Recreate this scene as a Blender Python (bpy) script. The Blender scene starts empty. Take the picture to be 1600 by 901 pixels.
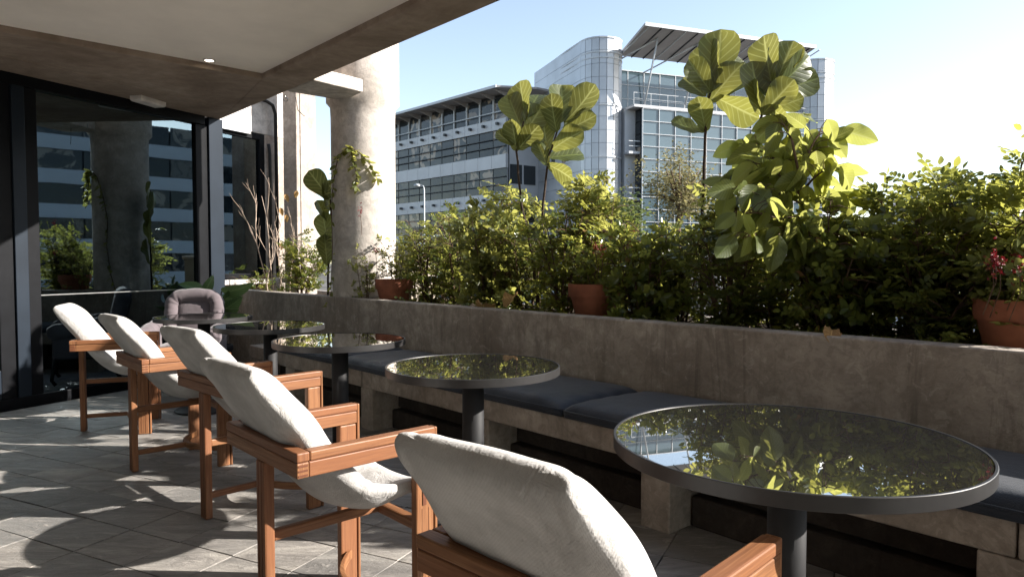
import bpy, bmesh, math, random
import numpy as np
from mathutils import Vector, Matrix, Quaternion
R = math.radians
S = bpy.context.scene
COL = S.collection
rng = random.Random(7)
nrg = np.random.default_rng(7)

# ------------------------------------------------------------------ camera, sky, sun, exposure
CAMZ, PITCH, FPX = 1.14, math.atan(42.5 / 1080), 1080.0
cd = bpy.data.cameras.new('camera'); cam = bpy.data.objects.new('camera', cd); COL.objects.link(cam)
cam.location = (0, 0, CAMZ); cam.rotation_euler = (R(90) - PITCH, 0, 0)
cd.sensor_width = 36; cd.lens = FPX / 1600 * 36; cd.clip_start = 0.05; cd.clip_end = 3000
S.camera = cam
SUN_AZ, SUN_EL = R(93), R(26)          # azimuth clockwise from +Y
w = bpy.data.worlds.new('World'); S.world = w; w.use_nodes = True
nt = w.node_tree; bg = nt.nodes['Background']
sky = nt.nodes.new('ShaderNodeTexSky'); sky.sky_type = 'NISHITA'; sky.sun_disc = False
sky.sun_elevation = SUN_EL; sky.sun_rotation = SUN_AZ
sky.air_density = 1.0; sky.dust_density = .6; sky.ozone_density = .9
hsv = nt.nodes.new('ShaderNodeHueSaturation'); hsv.inputs['Saturation'].default_value = .80; nt.links.new(sky.outputs[0], hsv.inputs['Color']); nt.links.new(hsv.outputs[0], bg.inputs[0]); bg.inputs[1].default_value = 0.105
sv = Vector((math.sin(SUN_AZ) * math.cos(SUN_EL), math.cos(SUN_AZ) * math.cos(SUN_EL), math.sin(SUN_EL)))
ld = bpy.data.lights.new('sun', 'SUN'); ld.energy = 5.0; ld.angle = R(0.53); ld.color = (1.0, 0.94, 0.865)
sun = bpy.data.objects.new('sun', ld); COL.objects.link(sun)
sun.rotation_euler = (-sv).to_track_quat('-Z', 'Y').to_euler(); sun.location = (20, 0, 20)
S.view_settings.view_transform = 'Standard'; S.view_settings.look = 'None'
S.view_settings.exposure = 1.5; S.view_settings.gamma = 1.0
S.render.engine = 'CYCLES'
try:
    S.cycles.max_bounces = 10; S.cycles.transparent_max_bounces = 16
except Exception: pass

# ------------------------------------------------------------------ coordinates
def ray(px, py):
    u = (px - 800) / FPX; v = (450.5 - py) / FPX; c, s = math.cos(PITCH), math.sin(PITCH)
    return Vector((u, c + v * s, -s + v * c))
def at(px, py, Y):                      # world point seen at a pixel, Y metres in front of the camera
    d = ray(px, py); return Vector((0, 0, CAMZ)) + d * (Y / d.y)
def atz(px, py, z):
    d = ray(px, py); return Vector((0, 0, CAMZ)) + d * ((z - CAMZ) / d.z)
WA = R(42.2)
TROT = math.atan2(-math.cos(WA), math.sin(WA))          # terrace frame: x along the wall to the right, y towards the planter
def T(s, b, z=0.0):
    return Vector((s * math.sin(WA) + b * math.cos(WA), -s * math.cos(WA) + b * math.sin(WA), z))
def Tinv(p):
    return (p.x * math.sin(WA) - p.y * math.cos(WA), p.x * math.cos(WA) + p.y * math.sin(WA))
def pxb(px, b):                         # ground-plan point at terrace distance b on the vertical through pixel column px
    u = (px - 800) / FPX; Y = b / (math.cos(WA) * u + math.sin(WA)); return Vector((u * Y, Y, 0))

# ------------------------------------------------------------------ node helpers
class NT:
    def __init__(s, name):
        s.m = bpy.data.materials.new(name); s.m.use_nodes = True; s.t = s.m.node_tree
        s.p = s.t.nodes['Principled BSDF']; s.out = s.t.nodes['Material Output']
    def n(s, typ, **kw):
        nd = s.t.nodes.new('ShaderNode' + typ)
        for k, v in kw.items():
            if k == 'i':
                for kk, vv in v.items(): nd.inputs[kk].default_value = vv
            else: setattr(nd, k, v)
        return nd
    def l(s, a, b): s.t.links.new(a, b)
    def pos(s): return s.n('NewGeometry').outputs['Position']
    def obj(s): return s.n('TexCoord').outputs['Object']
    def mapping(s, vec, scale=(1, 1, 1), rot=(0, 0, 0), loc=(0, 0, 0)):
        m = s.n('Mapping'); m.inputs['Scale'].default_value = scale; m.inputs['Rotation'].default_value = rot; m.inputs['Location'].default_value = loc
        s.l(vec, m.inputs['Vector']); return m.outputs[0]
    def noise(s, vec, scale, detail=4, rough=.55, dist=0):
        nd = s.n('TexNoise', i={'Scale': scale, 'Detail': detail, 'Roughness': rough, 'Distortion': dist}); s.l(vec, nd.inputs['Vector']); return nd.outputs['Fac']
    def ramp(s, fac, stops):
        r = s.n('ValToRGB'); e = r.color_ramp.elements
        while len(e) < len(stops): e.new(.5)
        for k, (p, c) in enumerate(stops):
            e[k].position = p; e[k].color = (c, c, c, 1) if isinstance(c, (int, float)) else (*c, 1)
        s.l(fac, r.inputs[0]); return r.outputs[0]
    def mix(s, fac, a, b, mode='MIX'):
        m = s.n('Mix', data_type='RGBA', blend_type=mode)
        for sock, v in ((m.inputs[0], fac), (m.inputs[6], a), (m.inputs[7], b)):
            if isinstance(v, (int, float)): sock.default_value = v
            elif isinstance(v, tuple): sock.default_value = (*v, 1)
            else: s.l(v, sock)
        return m.outputs[2]
    def math(s, op, a, b=None):
        m = s.n('Math', operation=op)
        for k, v in enumerate((a, b)):
            if v is None: continue
            if isinstance(v, (int, float)): m.inputs[k].default_value = v
            else: s.l(v, m.inputs[k])
        return m.outputs[0]
    def bump(s, h, strength=.3, dist=.01):
        b = s.n('Bump', i={'Strength': strength, 'Distance': dist}); s.l(h, b.inputs['Height']); s.l(b.outputs[0], s.p.inputs['Normal']); return b
    def set(s, **kw):
        names = {'col': 'Base Color', 'rough': 'Roughness', 'metal': 'Metallic', 'spec': 'Specular IOR Level', 'ior': 'IOR', 'trans': 'Transmission Weight', 'coat': 'Coat Weight', 'sheen': 'Sheen Weight'}
        for k, v in kw.items():
            sk = s.p.inputs[names[k]]
            if isinstance(v, tuple): sk.default_value = (*v, 1)
            elif isinstance(v, (int, float)): sk.default_value = v
            else: s.l(v, sk)
        return s

def concrete(name, c0, c1, c2, scale=1.0, streak=.35, bump=.35, board=0):
    m = NT(name); P = m.pos()
    big = m.noise(P, 1.3 * scale, 6, .62, .4); mid = m.noise(P, 7 * scale, 6, .65); fine = m.noise(P, 60 * scale, 4, .6)
    col = m.ramp(big, [(.32, c0), (.52, c1), (.7, c2)])
    col = m.mix(m.ramp(mid, [(.35, 0.0), (.62, .55)]), col, tuple(x * .62 for x in c1))
    st = m.noise(m.mapping(P, (5, 5, .55)), 1.6, 7, .7, 1.2); blo = m.noise(P, 2.6 * scale, 7, .7, 1.5)
    col = m.mix(m.ramp(blo, [(.52, 0.0), (.60, .5)]), col, tuple(x * .55 for x in c1)); col = m.mix(m.ramp(blo, [(.30, .45), (.42, 0.0)]), col, c2)
    col = m.mix(m.math('MULTIPLY', m.ramp(st, [(.52, 0.0), (.70, 1.0)]), streak), col, tuple(x * .4 for x in c0))
    fb = m.noise(P, 13 * scale, 10, .68, .8); col = m.mix(m.ramp(fb, [(.52, 0.0), (.57, .38)]), col, tuple(x * .5 for x in c1)); col = m.mix(m.ramp(fb, [(.38, .35), (.43, 0.0)]), col, c2)
    pits = m.n('TexVoronoi', i={'Scale': 55 * scale}); m.l(P, pits.inputs['Vector'])
    pm = m.ramp(pits.outputs['Distance'], [(.05, 1.0), (.14, 0.0)])
    pmask = m.math('MULTIPLY', pm, m.ramp(m.noise(P, 5, 3), [(.55, 0.0), (.68, 1.0)]))
    col = m.mix(m.math('MULTIPLY', pmask, .7), col, tuple(x * .3 for x in c0))
    m.set(col=col, rough=.88, spec=.25)
    h = m.math('ADD', m.math('MULTIPLY', fine, .35), m.math('SUBTRACT', mid, m.math('MULTIPLY', pmask, 1.2)))
    m.bump(h, bump, .008); return m.m

def plain(name, col, rough=.6, metal=0, spec=.4, var=.15, nscale=9, bump=.0):
    m = NT(name); P = m.pos(); n = m.noise(P, nscale, 5)
    m.set(col=m.mix(m.ramp(n, [(.35, 0.0), (.65, 1.0)]), tuple(c * (1 - var) for c in col), tuple(min(1, c * (1 + var)) for c in col)), rough=rough, metal=metal, spec=spec)
    if bump: m.bump(m.noise(P, nscale * 8, 4), bump, .004)
    return m.m

M = {}
M['wall_concrete'] = concrete('wall_concrete', (.25, .21, .175), (.41, .36, .31), (.55, .495, .435), 1.2, .6, .8)
M['bench_concrete'] = concrete('bench_concrete', (.27, .225, .185), (.39, .335, .28), (.48, .42, .36), 1.5, .35, .45)
M['column_concrete'] = concrete('column_concrete', (.42, .37, .325), (.57, .52, .465), (.68, .63, .575), 1.1, .3, .6)
M['pillar_concrete'] = concrete('pillar_concrete', (.30, .25, .21), (.42, .36, .31), (.5, .45, .4), 1.2, .5, .4)
M['plaster'] = plain('white_plaster', (.84, .775, .70), .9, var=.06, nscale=2, bump=.15)
M['pale_end_wall'] = concrete('pale_wall', (.52, .48, .44), (.6, .56, .52), (.66, .62, .58), 1.0, .2, .25)  # pale plaster colour of the end wall's top and sill

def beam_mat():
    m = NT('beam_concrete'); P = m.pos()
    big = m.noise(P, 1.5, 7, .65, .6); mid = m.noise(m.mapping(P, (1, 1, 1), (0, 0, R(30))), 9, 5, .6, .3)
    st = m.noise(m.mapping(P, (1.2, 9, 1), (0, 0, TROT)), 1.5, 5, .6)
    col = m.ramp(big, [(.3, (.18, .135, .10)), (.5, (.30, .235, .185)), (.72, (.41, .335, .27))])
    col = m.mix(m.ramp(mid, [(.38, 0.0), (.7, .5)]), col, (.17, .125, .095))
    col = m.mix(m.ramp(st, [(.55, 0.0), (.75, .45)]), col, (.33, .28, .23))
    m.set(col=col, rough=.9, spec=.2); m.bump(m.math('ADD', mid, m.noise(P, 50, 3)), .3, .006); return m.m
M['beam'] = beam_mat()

def slate():
    m = NT('slate_paving'); O = m.obj(); P = m.pos(); rnd = m.n('ObjectInfo').outputs['Random']
    off = m.n('VectorMath', operation='SCALE'); comb = m.n('CombineXYZ'); m.l(rnd, comb.inputs[0]); m.l(rnd, comb.inputs[1]); m.l(comb.outputs[0], off.inputs[0]); off.inputs['Scale'].default_value = 37
    add = m.n('VectorMath', operation='ADD'); m.l(P, add.inputs[0]); m.l(off.outputs[0], add.inputs[1]); V = add.outputs[0]
    big = m.noise(m.mapping(V, (1, 3.2, 1), (0, 0, R(26))), 2.4, 8, .7, .8); cle = m.noise(m.mapping(V, (1.2, 4, 1), (0, 0, R(26))), 7, 8, .72, 1.2); fine = m.noise(V, 80, 4, .6)
    col = m.ramp(big, [(.3, (.13, .12, .11)), (.5, (.27, .25, .228)), (.68, (.43, .40, .36))])
    col = m.mix(m.ramp(rnd, [(0, 0.0), (1, .6)]), col, (.15, .152, .15))
    col = m.mix(m.ramp(cle, [(.55, 0.0), (.68, .65)]), col, (.45, .42, .385))
    col = m.mix(m.ramp(fine, [(.6, 0.0), (.75, .3)]), col, (.13, .12, .11))
    m.set(col=col, rough=m.ramp(cle, [(.3, .42), (.7, .75)]), spec=.4)
    m.bump(m.math('ADD', cle, m.math('MULTIPLY', fine, .25)), .7, .012); return m.m
M['slate'] = slate()
M['grout'] = plain('grout', (.10, .09, .08), .95)

def wood():
    m = NT('oiled_teak'); O = m.obj(); rnd = m.n('ObjectInfo').outputs['Random']
    V = m.n('VectorMath', operation='ADD'); c = m.n('CombineXYZ'); m.l(m.math('MULTIPLY', rnd, 23), c.inputs[0]); m.l(m.math('MULTIPLY', rnd, 11), c.inputs[2]); m.l(m.n('TexCoord').outputs['UV'], V.inputs[0]); m.l(c.outputs[0], V.inputs[1])
    g = m.noise(m.mapping(V.outputs[0], (60, 3, 1)), 2.0, 6, .6, .5); b = m.noise(m.mapping(V.outputs[0], (9, 1.2, 1)), 2, 3)
    col = m.ramp(g, [(.3, (.105, .046, .020)), (.5, (.21, .096, .041)), (.72, (.32, .165, .078))])
    col = m.mix(m.ramp(b, [(.35, 0.0), (.7, .55)]), col, (.26, .105, .042))
    col = m.mix(m.math('MULTIPLY', rnd, .55), col, (.17, .06, .027))
    m.set(col=col, rough=m.ramp(g, [(.3, .6), (.7, .42)]), spec=.35); m.bump(g, .25, .002); return m.m
M['wood'] = wood()
M['dark_wood'] = plain('end_grain_wood', (.11, .035, .014), .6)

def canvas():
    m = NT('canvas_cloth'); U = m.n('TexCoord').outputs['UV']
    w1 = m.n('TexWave', wave_type='BANDS', bands_direction='X', i={'Scale': 100, 'Distortion': .25, 'Detail': 1}); w2 = m.n('TexWave', wave_type='BANDS', bands_direction='DIAGONAL', i={'Scale': 85, 'Distortion': 1.5, 'Detail': 2, 'Detail Scale': 3})
    m.l(U, w1.inputs['Vector']); m.l(U, w2.inputs['Vector'])
    wv = m.math('MULTIPLY', w1.outputs['Fac'], w2.outputs['Fac']); P = m.pos()
    n = m.noise(P, 6, 6, .6); n2 = m.noise(P, 120, 3)
    col = m.ramp(n, [(.35, (.36, .35, .338)), (.62, (.54, .53, .515))])
    col = m.mix(m.math('MULTIPLY', wv, .30), col, (.29, .27, .25))
    col = m.mix(m.ramp(n2, [(.55, 0.0), (.75, .3)]), col, (.36, .34, .32))
    m.set(col=col, rough=.95, spec=.1, sheen=.1)
    m.bump(m.math('ADD', m.math('MULTIPLY', wv, -.15), m.math('ADD', n2, m.math('ADD', m.math('MULTIPLY', n, 1.5), m.math('MULTIPLY', m.noise(P, 19, 3, .6, 1.5), 3.0)))), .45, .003); return m.m
M['canvas'] = canvas()
M['seam'] = plain('canvas_seam', (.5, .46, .41), .95)
def fabric(name, col, rough=.9, sheen=.2, bump=.3, srough=.5):
    m = NT(name); P = m.pos(); n = m.noise(P, 7, 5); f = m.noise(P, 240, 3)
    m.set(col=m.mix(m.ramp(n, [(.35, 0.0), (.7, 1.0)]), tuple(c * .8 for c in col), tuple(c * 1.15 for c in col)), rough=rough, spec=.2, sheen=sheen)
    m.bump(m.math('ADD', f, m.math('MULTIPLY', m.noise(P, 14, 4), 2.5)), bump, .004); return m.m
M['mauve'] = fabric('mauve_cloth', (.125, .104, .112))
M['navy'] = fabric('navy_cushion_cloth', (.026, .033, .046), .5, .15, .35)
M['black_metal'] = plain('black_powder_coat', (.016, .016, .017), .62, 0, .25, .1, 30, .05)
M['rim'] = plain('dark_grey_rim', (.022, .021, .021), .42, 0, .4, .1, 40)
def tabletop():
    m = NT('speckled_dark_glass'); P = m.pos()
    f = m.noise(P, 420, 2, .5); f2 = m.noise(P, 900, 2)
    col = m.mix(m.ramp(f, [(.56, 0.0), (.68, 1.0)]), (.62, .60, .57), (.80, .77, .73))
    m.set(col=col, rough=.015, ior=1.5, spec=.5, metal=.975); m.bump(m.noise(P, 3, 2), .012, .01); return m.m
M['tabletop'] = tabletop()

def glass_front():
    m = NT('tinted_glazing')
    t = m.n('BsdfTransparent', i={'Color': (.30, .38, .45, 1)}); g = m.n('BsdfGlossy', i={'Color': (.68, .88, 1, 1), 'Roughness': .012}); fr = m.n('Fresnel', i={'IOR': 2.8}); mx = m.n('MixShader')
    m.l(fr.outputs[0], mx.inputs[0]); m.l(t.outputs[0], mx.inputs[1]); m.l(g.outputs[0], mx.inputs[2]); m.l(mx.outputs[0], m.out.inputs[0])
    b = m.n('Bump', i={'Strength': .03, 'Distance': .02}); m.l(m.noise(m.pos(), .9, 2), b.inputs['Height']); m.l(b.outputs[0], g.inputs['Normal']); return m.m
M['glazing'] = glass_front()
M['frame'] = plain('anodised_frame', (.013, .019, .028), .42, 0, .15, .12, 3)
M['frame_black'] = plain('black_frame', (.006, .0065, .008), .45, 0, .1)
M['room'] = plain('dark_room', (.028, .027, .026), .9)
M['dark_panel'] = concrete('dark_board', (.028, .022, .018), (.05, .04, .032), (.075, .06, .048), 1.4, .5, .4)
M['terracotta'] = plain('terracotta', (.25, .092, .053), .8, 0, .25, .25, 7, .3)
M['soil'] = plain('soil', (.035, .026, .018), 1, 0, .1, .5, 20, .6)
M['bark'] = plain('brown_stem', (.10, .065, .042), .85, 0, .2, .4, 60, .3)
M['dark_stem'] = plain('dark_stem', (.045, .03, .022), .8, 0, .2, .3, 60, .3)
M['pale_twig'] = plain('pale_twig', (.42, .33, .26), .8, 0, .2, .25, 50)
M['white_plastic'] = plain('white_plastic', (.62, .58, .54), .5)
M['black_rubber'] = plain('black_cable', (.012, .012, .012), .6)
M['steel'] = plain('steel', (.5, .5, .5), .3, 1)
M['pot_pale'] = plain('pale_concrete_pot', (.5, .43, .35), .9, var=.1, bump=.2)

def leaf(name, dark, light, trans, tw=.42, rough=.42, veins=0, dry=0):
    m = NT(name); geo = m.n('NewGeometry'); r = geo.outputs['Random Per Island']; r2 = m.n('ObjectInfo').outputs['Random']
    col = m.mix(m.ramp(r, [(0, 0.0), (1, 1.0)]), dark, light); col = m.mix(m.math('MULTIPLY', r2, .3), col, light)
    tc = m.mix(m.math('FRACT', m.math('ADD', r, r2)), trans, tuple(x * .5 for x in trans))
    if dry: col = m.mix(m.ramp(r, [(1 - dry, 0.0), (1 - dry + .01, 1.0)]), col, (.25, .12, .05))
    h = None
    if veins:
        U = m.n('TexCoord').outputs['UV']; sp = m.n('SeparateXYZ'); m.l(U, sp.inputs[0])
        au = m.math('ABSOLUTE', m.math('SUBTRACT', sp.outputs[0], .5))
        mid = m.ramp(au, [(.018, 1.0), (.042, 0.0)])
        ph = m.math('FRACT', m.math('MULTIPLY', m.math('SUBTRACT', sp.outputs[1], m.math('MULTIPLY', au, .55)), veins))
        lat = m.ramp(m.math('ABSOLUTE', m.math('SUBTRACT', ph, .5)), [(.05, 1.0), (.13, 0.0)])
        v = m.math('MAXIMUM', mid, m.math('MULTIPLY', lat, .6))
        bl = m.noise(U, 7, 4); col = m.mix(m.ramp(bl, [(.4, 0.0), (.7, .5)]), col, dark)
        col = m.mix(m.math('MULTIPLY', v, .55), col, tuple(min(1, x * 2.2) for x in light)); tc = m.mix(m.math('MULTIPLY', v, .75), tc, (.55, .55, .20))
        h = m.math('SUBTRACT', m.math('MULTIPLY', m.math('ABSOLUTE', m.math('SUBTRACT', ph, .5)), 1.2), v); m.bump(h, .22, .003)
    m.set(col=col, rough=rough, spec=.45)
    tr = m.n('BsdfTranslucent'); m.l(tc, tr.inputs['Color']); mx = m.n('MixShader', i={0: tw})
    m.l(m.p.outputs[0], mx.inputs[1]); m.l(tr.outputs[0], mx.inputs[2]); m.l(mx.outputs[0], m.out.inputs[0]); return m.m
M['leaf_hedge'] = leaf('hedge_leaf', (.030, .050, .013), (.080, .112, .028), (.56, .56, .11), .44, .24, 0, .02)
M['leaf_hedge_dark'] = leaf('dark_hedge_leaf', (.024, .040, .013), (.062, .088, .025), (.48, .49, .10), .41, .21)
M['leaf_pale'] = leaf('pale_leaf', (.045, .062, .018), (.11, .13, .04), (.62, .61, .15), .47, .42)
M['leaf_fig'] = leaf('fig_leaf', (.042, .055, .014), (.075, .095, .026), (.33, .325, .068), .40, .36, 7)
M['leaf_big'] = leaf('broad_leaf', (.055, .075, .018), (.10, .13, .035), (.62, .64, .15), .55, .42, 10)
M['leaf_rubber'] = leaf('rubber_leaf', (.04, .085, .035), (.10, .17, .07), (.25, .35, .10), .25, .3, 10)
M['leaf_dry_tree'] = leaf('dry_foliage', (.13, .115, .05), (.24, .21, .10), (.38, .34, .15), .4, .7)
M['leaf_street'] = leaf('street_foliage', (.04, .065, .022), (.08, .11, .035), (.28, .34, .09), .35, .6)
M['leaf_dead'] = leaf('dead_leaf', (.30, .16, .06), (.42, .25, .10), (.5, .3, .12), .3, .8, 7)
M['flower'] = leaf('red_flower', (.16, .010, .014), (.26, .016, .022), (.32, .02, .03), .25, .5)
M['panel'] = plain('aluminium_panel', (.40, .41, .43), .5, .2, .5, .07, .5)
M['tower_panel'] = plain('silver_panel', (.40, .42, .45), .42, .5, .5, .08, .6)
M['dark_joint'] = plain('dark_joint', (.035, .038, .042), .7)
M['tower_joint'] = plain('tower_joint', (.27, .285, .31), .6)
M['canopy'] = plain('grey_canopy', (.36, .34, .33), .7, 0, .3, .07, .6)
M['white_steel'] = plain('white_steel', (.44, .46, .48), .45, .1)
M['dark_steel'] = plain('dark_steel', (.06, .065, .07), .5, .4)
def pane(name, c0, c1, ior, wob, tex=.5, beige=0):
    m = NT(name); P = m.pos(); rnd = m.n('ObjectInfo').outputs['Random']
    col = m.mix(rnd, c0, c1)
    if beige: col = m.mix(m.math('MULTIPLY', m.ramp(m.noise(P, .55, 3, .6, 1.0), [(.50, 0.0), (.56, 1.0)]), m.ramp(rnd, [(.45, 0.0), (.6, beige)])), col, (.30, .25, .20))  # beige reflections, as of lit blinds, painted into some panes
    m.set(col=col, rough=.03, ior=ior, spec=.5); m.bump(m.noise(P, tex, 3, .6), wob, .3); return m.m
M['pane'] = pane('office_window', (.012, .016, .020), (.035, .042, .048), 1.38, .12, .5, .9)
M['curtain'] = pane('curtain_wall_glass', (.055, .085, .10), (.085, .12, .14), 1.75, .03, .3)
M['lamp'] = plain('lamp_grey', (.4, .42, .43), .5, .3)
def emit(name, col, st):
    m = NT(name); m.p.inputs['Emission Color'].default_value = (*col, 1); m.p.inputs['Emission Strength'].default_value = st; return m.m
M['glow'] = emit('lit_lamp', (1, .9, .75), 6)
M['ground'] = plain('ground', (.10, .095, .085), .95, 0, .2, .3, .08)
M['roof_grey'] = plain('grey_roofing', (.22, .22, .23), .7, .2)
M['far_white'] = plain('painted_bands', (.62, .63, .65), .8, var=.05, nscale=.3)

# ------------------------------------------------------------------ mesh helpers
class MB:
    def __init__(s): s.v = []; s.f = []
    def add(s, vs, fs):
        o = len(s.v); s.v += [tuple(x) for x in vs]; s.f += [tuple(i + o for i in f) for f in fs]; return s
    def box(s, x0, x1, y0, y1, z0, z1):
        return s.add([(x0, y0, z0), (x1, y0, z0), (x1, y1, z0), (x0, y1, z0), (x0, y0, z1), (x1, y0, z1), (x1, y1, z1), (x0, y1, z1)],
                     [(0, 3, 2, 1), (4, 5, 6, 7), (0, 1, 5, 4), (1, 2, 6, 5), (2, 3, 7, 6), (3, 0, 4, 7)])
    def prism(s, poly, z0, z1):
        n = len(poly); return s.add([(x, y, z0) for x, y in poly] + [(x, y, z1) for x, y in poly],
            [tuple(range(n - 1, -1, -1)), tuple(range(n, 2 * n))] + [(i, (i + 1) % n, n + (i + 1) % n, n + i) for i in range(n)])
    def lathe(s, prof, n=32, c=(0, 0, 0), cap=True):
        vs = []; fs = []; k = len(prof)
        for i in range(n):
            a = 2 * math.pi * i / n
            for r, z in prof: vs.append((c[0] + r * math.cos(a), c[1] + r * math.sin(a), c[2] + z))
        for i in range(n):
            j = (i + 1) % n
            for q in range(k - 1): fs.append((i * k + q, j * k + q, j * k + q + 1, i * k + q + 1))
        if cap:
            fs.append(tuple(i * k for i in range(n - 1, -1, -1))); fs.append(tuple(i * k + k - 1 for i in range(n)))
        return s.add(vs, fs)
    def tube(s, pts, rad, n=6, cap=True):
        pts = [Vector(p) for p in pts]; m = len(pts)
        if isinstance(rad, (int, float)): rad = [rad] * m
        vs = []; fs = []; up = None
        for i in range(m):
            d = (pts[min(i + 1, m - 1)] - pts[max(i - 1, 0)]).normalized()
            if up is None:
                up = Vector((0, 0, 1)) if abs(d.z) < .9 else Vector((1, 0, 0))
            x = up.cross(d).normalized(); y = d.cross(x).normalized(); up = y
            for q in range(n):
                a = 2 * math.pi * q / n; vs.append(pts[i] + (x * math.cos(a) + y * math.sin(a)) * rad[i])
        for i in range(m - 1):
            for q in range(n):
                fs.append((i * n + q, i * n + (q + 1) % n, (i + 1) * n + (q + 1) % n, (i + 1) * n + q))
        if cap: fs.append(tuple(range(n - 1, -1, -1))); fs.append(tuple((m - 1) * n + q for q in range(n)))
        return s.add(vs, fs)
    def mesh(s, name, mat, smooth=False):
        me = bpy.data.meshes.new(name); me.from_pydata(s.v, [], s.f); me.materials.append(M[mat] if isinstance(mat, str) else mat)
        if smooth: me.polygons.foreach_set('use_smooth', [True] * len(me.polygons))
        me.update(); return me
    def build(s, name, mat, parent=None, smooth=False, bevel=0, seg=2, uv=False, sub=0, split=0):
        me = s.mesh(name, mat, smooth)
        if uv: box_uv(me)
        o = link(name, me, parent)
        if bevel:
            b = o.modifiers.new('bevel', 'BEVEL'); b.width = bevel; b.segments = seg; b.limit_method = 'ANGLE'; b.angle_limit = R(40)
            if smooth is False: pass
        if split:
            d = o.modifiers.new('split', 'EDGE_SPLIT'); d.split_angle = R(32)
        if sub:
            d = o.modifiers.new('sub', 'SUBSURF'); d.levels = sub; d.render_levels = sub
        return o
def box_uv(me):
    """UV with v along the longest side of the board, u across it"""
    co = np.empty(len(me.vertices) * 3); me.vertices.foreach_get('co', co); co = co.reshape(-1, 3)
    ext = co.max(0) - co.min(0); L = int(np.argmax(ext)); uvl = me.uv_layers.new(name='uv')
    for p in me.polygons:
        n = [abs(c) for c in p.normal]; k = n.index(max(n)); ax = [i for i in range(3) if i != k]
        if L in ax: va = L; ua = [i for i in ax if i != L][0]
        else: ua, va = ax
        for li in p.loop_indices:
            c = co[me.loops[li].vertex_index]; uvl.data[li].uv = (c[ua], c[va])
def link(name, data, parent=None):
    o = bpy.data.objects.new(name, data); COL.objects.link(o)
    if parent: o.parent = parent
    return o
def tag(o, label, cat=None, group=None, kind=None):
    if label: o['label'] = label
    if cat: o['category'] = cat
    if group: o['group'] = group
    if kind: o['kind'] = kind
    return o
def thing(name, loc, rotz=0, label=None, cat=None, group=None, kind=None):
    o = link(name, None); o.empty_display_size = .1; o.location = loc; o.rotation_euler = (0, 0, rotz); return tag(o, label, cat, group, kind)
def struct(o): o['kind'] = 'structure'; return o
def np_mesh(name, V, loops, starts, totals, mat, parent=None, uv=None, smooth=False):
    me = bpy.data.meshes.new(name); me.vertices.add(len(V)); me.vertices.foreach_set('co', np.ascontiguousarray(V, dtype=np.float32).ravel())
    me.loops.add(len(loops)); me.loops.foreach_set('vertex_index', loops.astype(np.int32)); me.polygons.add(len(starts))
    me.polygons.foreach_set('loop_start', starts.astype(np.int32)); me.polygons.foreach_set('loop_total', totals.astype(np.int32))
    if uv is not None: l = me.uv_layers.new(name='uv'); l.data.foreach_set('uv', uv.astype(np.float32).ravel())
    if smooth: me.polygons.foreach_set('use_smooth', np.ones(len(starts), dtype=bool))
    me.materials.append(M[mat]); me.update(calc_edges=True); me.validate(); return link(name, me, parent)
def instance(name, tv, tf, mats, locs, mat, parent):
    """merge copies of one small template (foliage)"""
    tv = np.array(tv); m = len(locs); n = len(tv)
    V = np.einsum('mij,nj->mni', np.array(mats), tv) + np.array(locs)[:, None, :]
    tl = np.array([i for f in tf for i in f]); tt = np.array([len(f) for f in tf])
    loops = (tl[None, :] + (np.arange(m) * n)[:, None]).ravel(); tot = np.tile(tt, m); st = np.concatenate([[0], np.cumsum(tot)[:-1]])
    return np_mesh(name, V.reshape(-1, 3), loops, st, tot, mat, parent)
def basis(d, nrm):
    """columns: side, direction, normal"""
    d = np.array(d, float); d /= np.linalg.norm(d); s = np.cross(d, np.array(nrm, float)); l = np.linalg.norm(s)
    if l < 1e-4: s = np.cross(d, (1, 0, .3)); l = np.linalg.norm(s)
    s /= l; n = np.cross(s, d); return np.stack([s, d, n], 1)

# ================================================================== THE SETTING
struct(tag(MB().add([(-1500, -1500, -4.6), (1500, -1500, -4.6), (1500, 1500, -4.6), (-1500, 1500, -4.6)], [(0, 1, 2, 3)]).build('ground', 'ground'), 'grey ground far below the terrace around the office block'))

# terrace floor with slate pavers, laid parallel to the glazing
GA = R(26); GROT = math.pi / 2 - GA
GC = Vector((-3.02, 7.18, 0))
def G(x, y, z=0): return GC + Vector((x * math.sin(GA) - y * math.cos(GA), x * math.cos(GA) + y * math.sin(GA), z))
floor = struct(thing('terrace_floor', (0, 0, 0), 0, 'grey slate paved terrace floor under the chairs and tables'))
sl = [T(-9.2, 3.02), T(8.0, 3.02), T(8.0, -6.5), T(-9.2, -6.5)]
MB().prism([(p.x, p.y) for p in reversed(sl)], -.30, -.014).build('floor_slab', 'grout', floor)
TP, TQ = .245, .300
tmesh = []
for k in range(5):
    r = random.Random(k); j = lambda: r.uniform(-.003, .002)
    hx, hy = TP / 2 - .0022, TQ / 2 - .0022
    v = [(-hx + j(), -hy + j(), -.013), (hx + j(), -hy + j(), -.013), (hx + j(), hy + j(), -.013), (-hx + j(), hy + j(), -.013)]
    c = .0010; top = [(x - math.copysign(c, x), y - math.copysign(c, y), 0) for x, y, z in v]; mid = [(x, y, -.0012) for x, y, z in v]
    b = MB().add(v + mid + top, [(0, 1, 5, 4), (1, 2, 6, 5), (2, 3, 7, 6), (3, 0, 4, 7), (4, 5, 9, 8), (5, 6, 10, 9), (6, 7, 11, 10), (7, 4, 8, 11), (8, 9, 10, 11)])
    tmesh.append(b.mesh('tile', 'slate'))
tiles = []
pd = Vector((math.sin(GA), math.cos(GA), 0)); qd = Vector((math.cos(GA), -math.sin(GA), 0))
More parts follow.
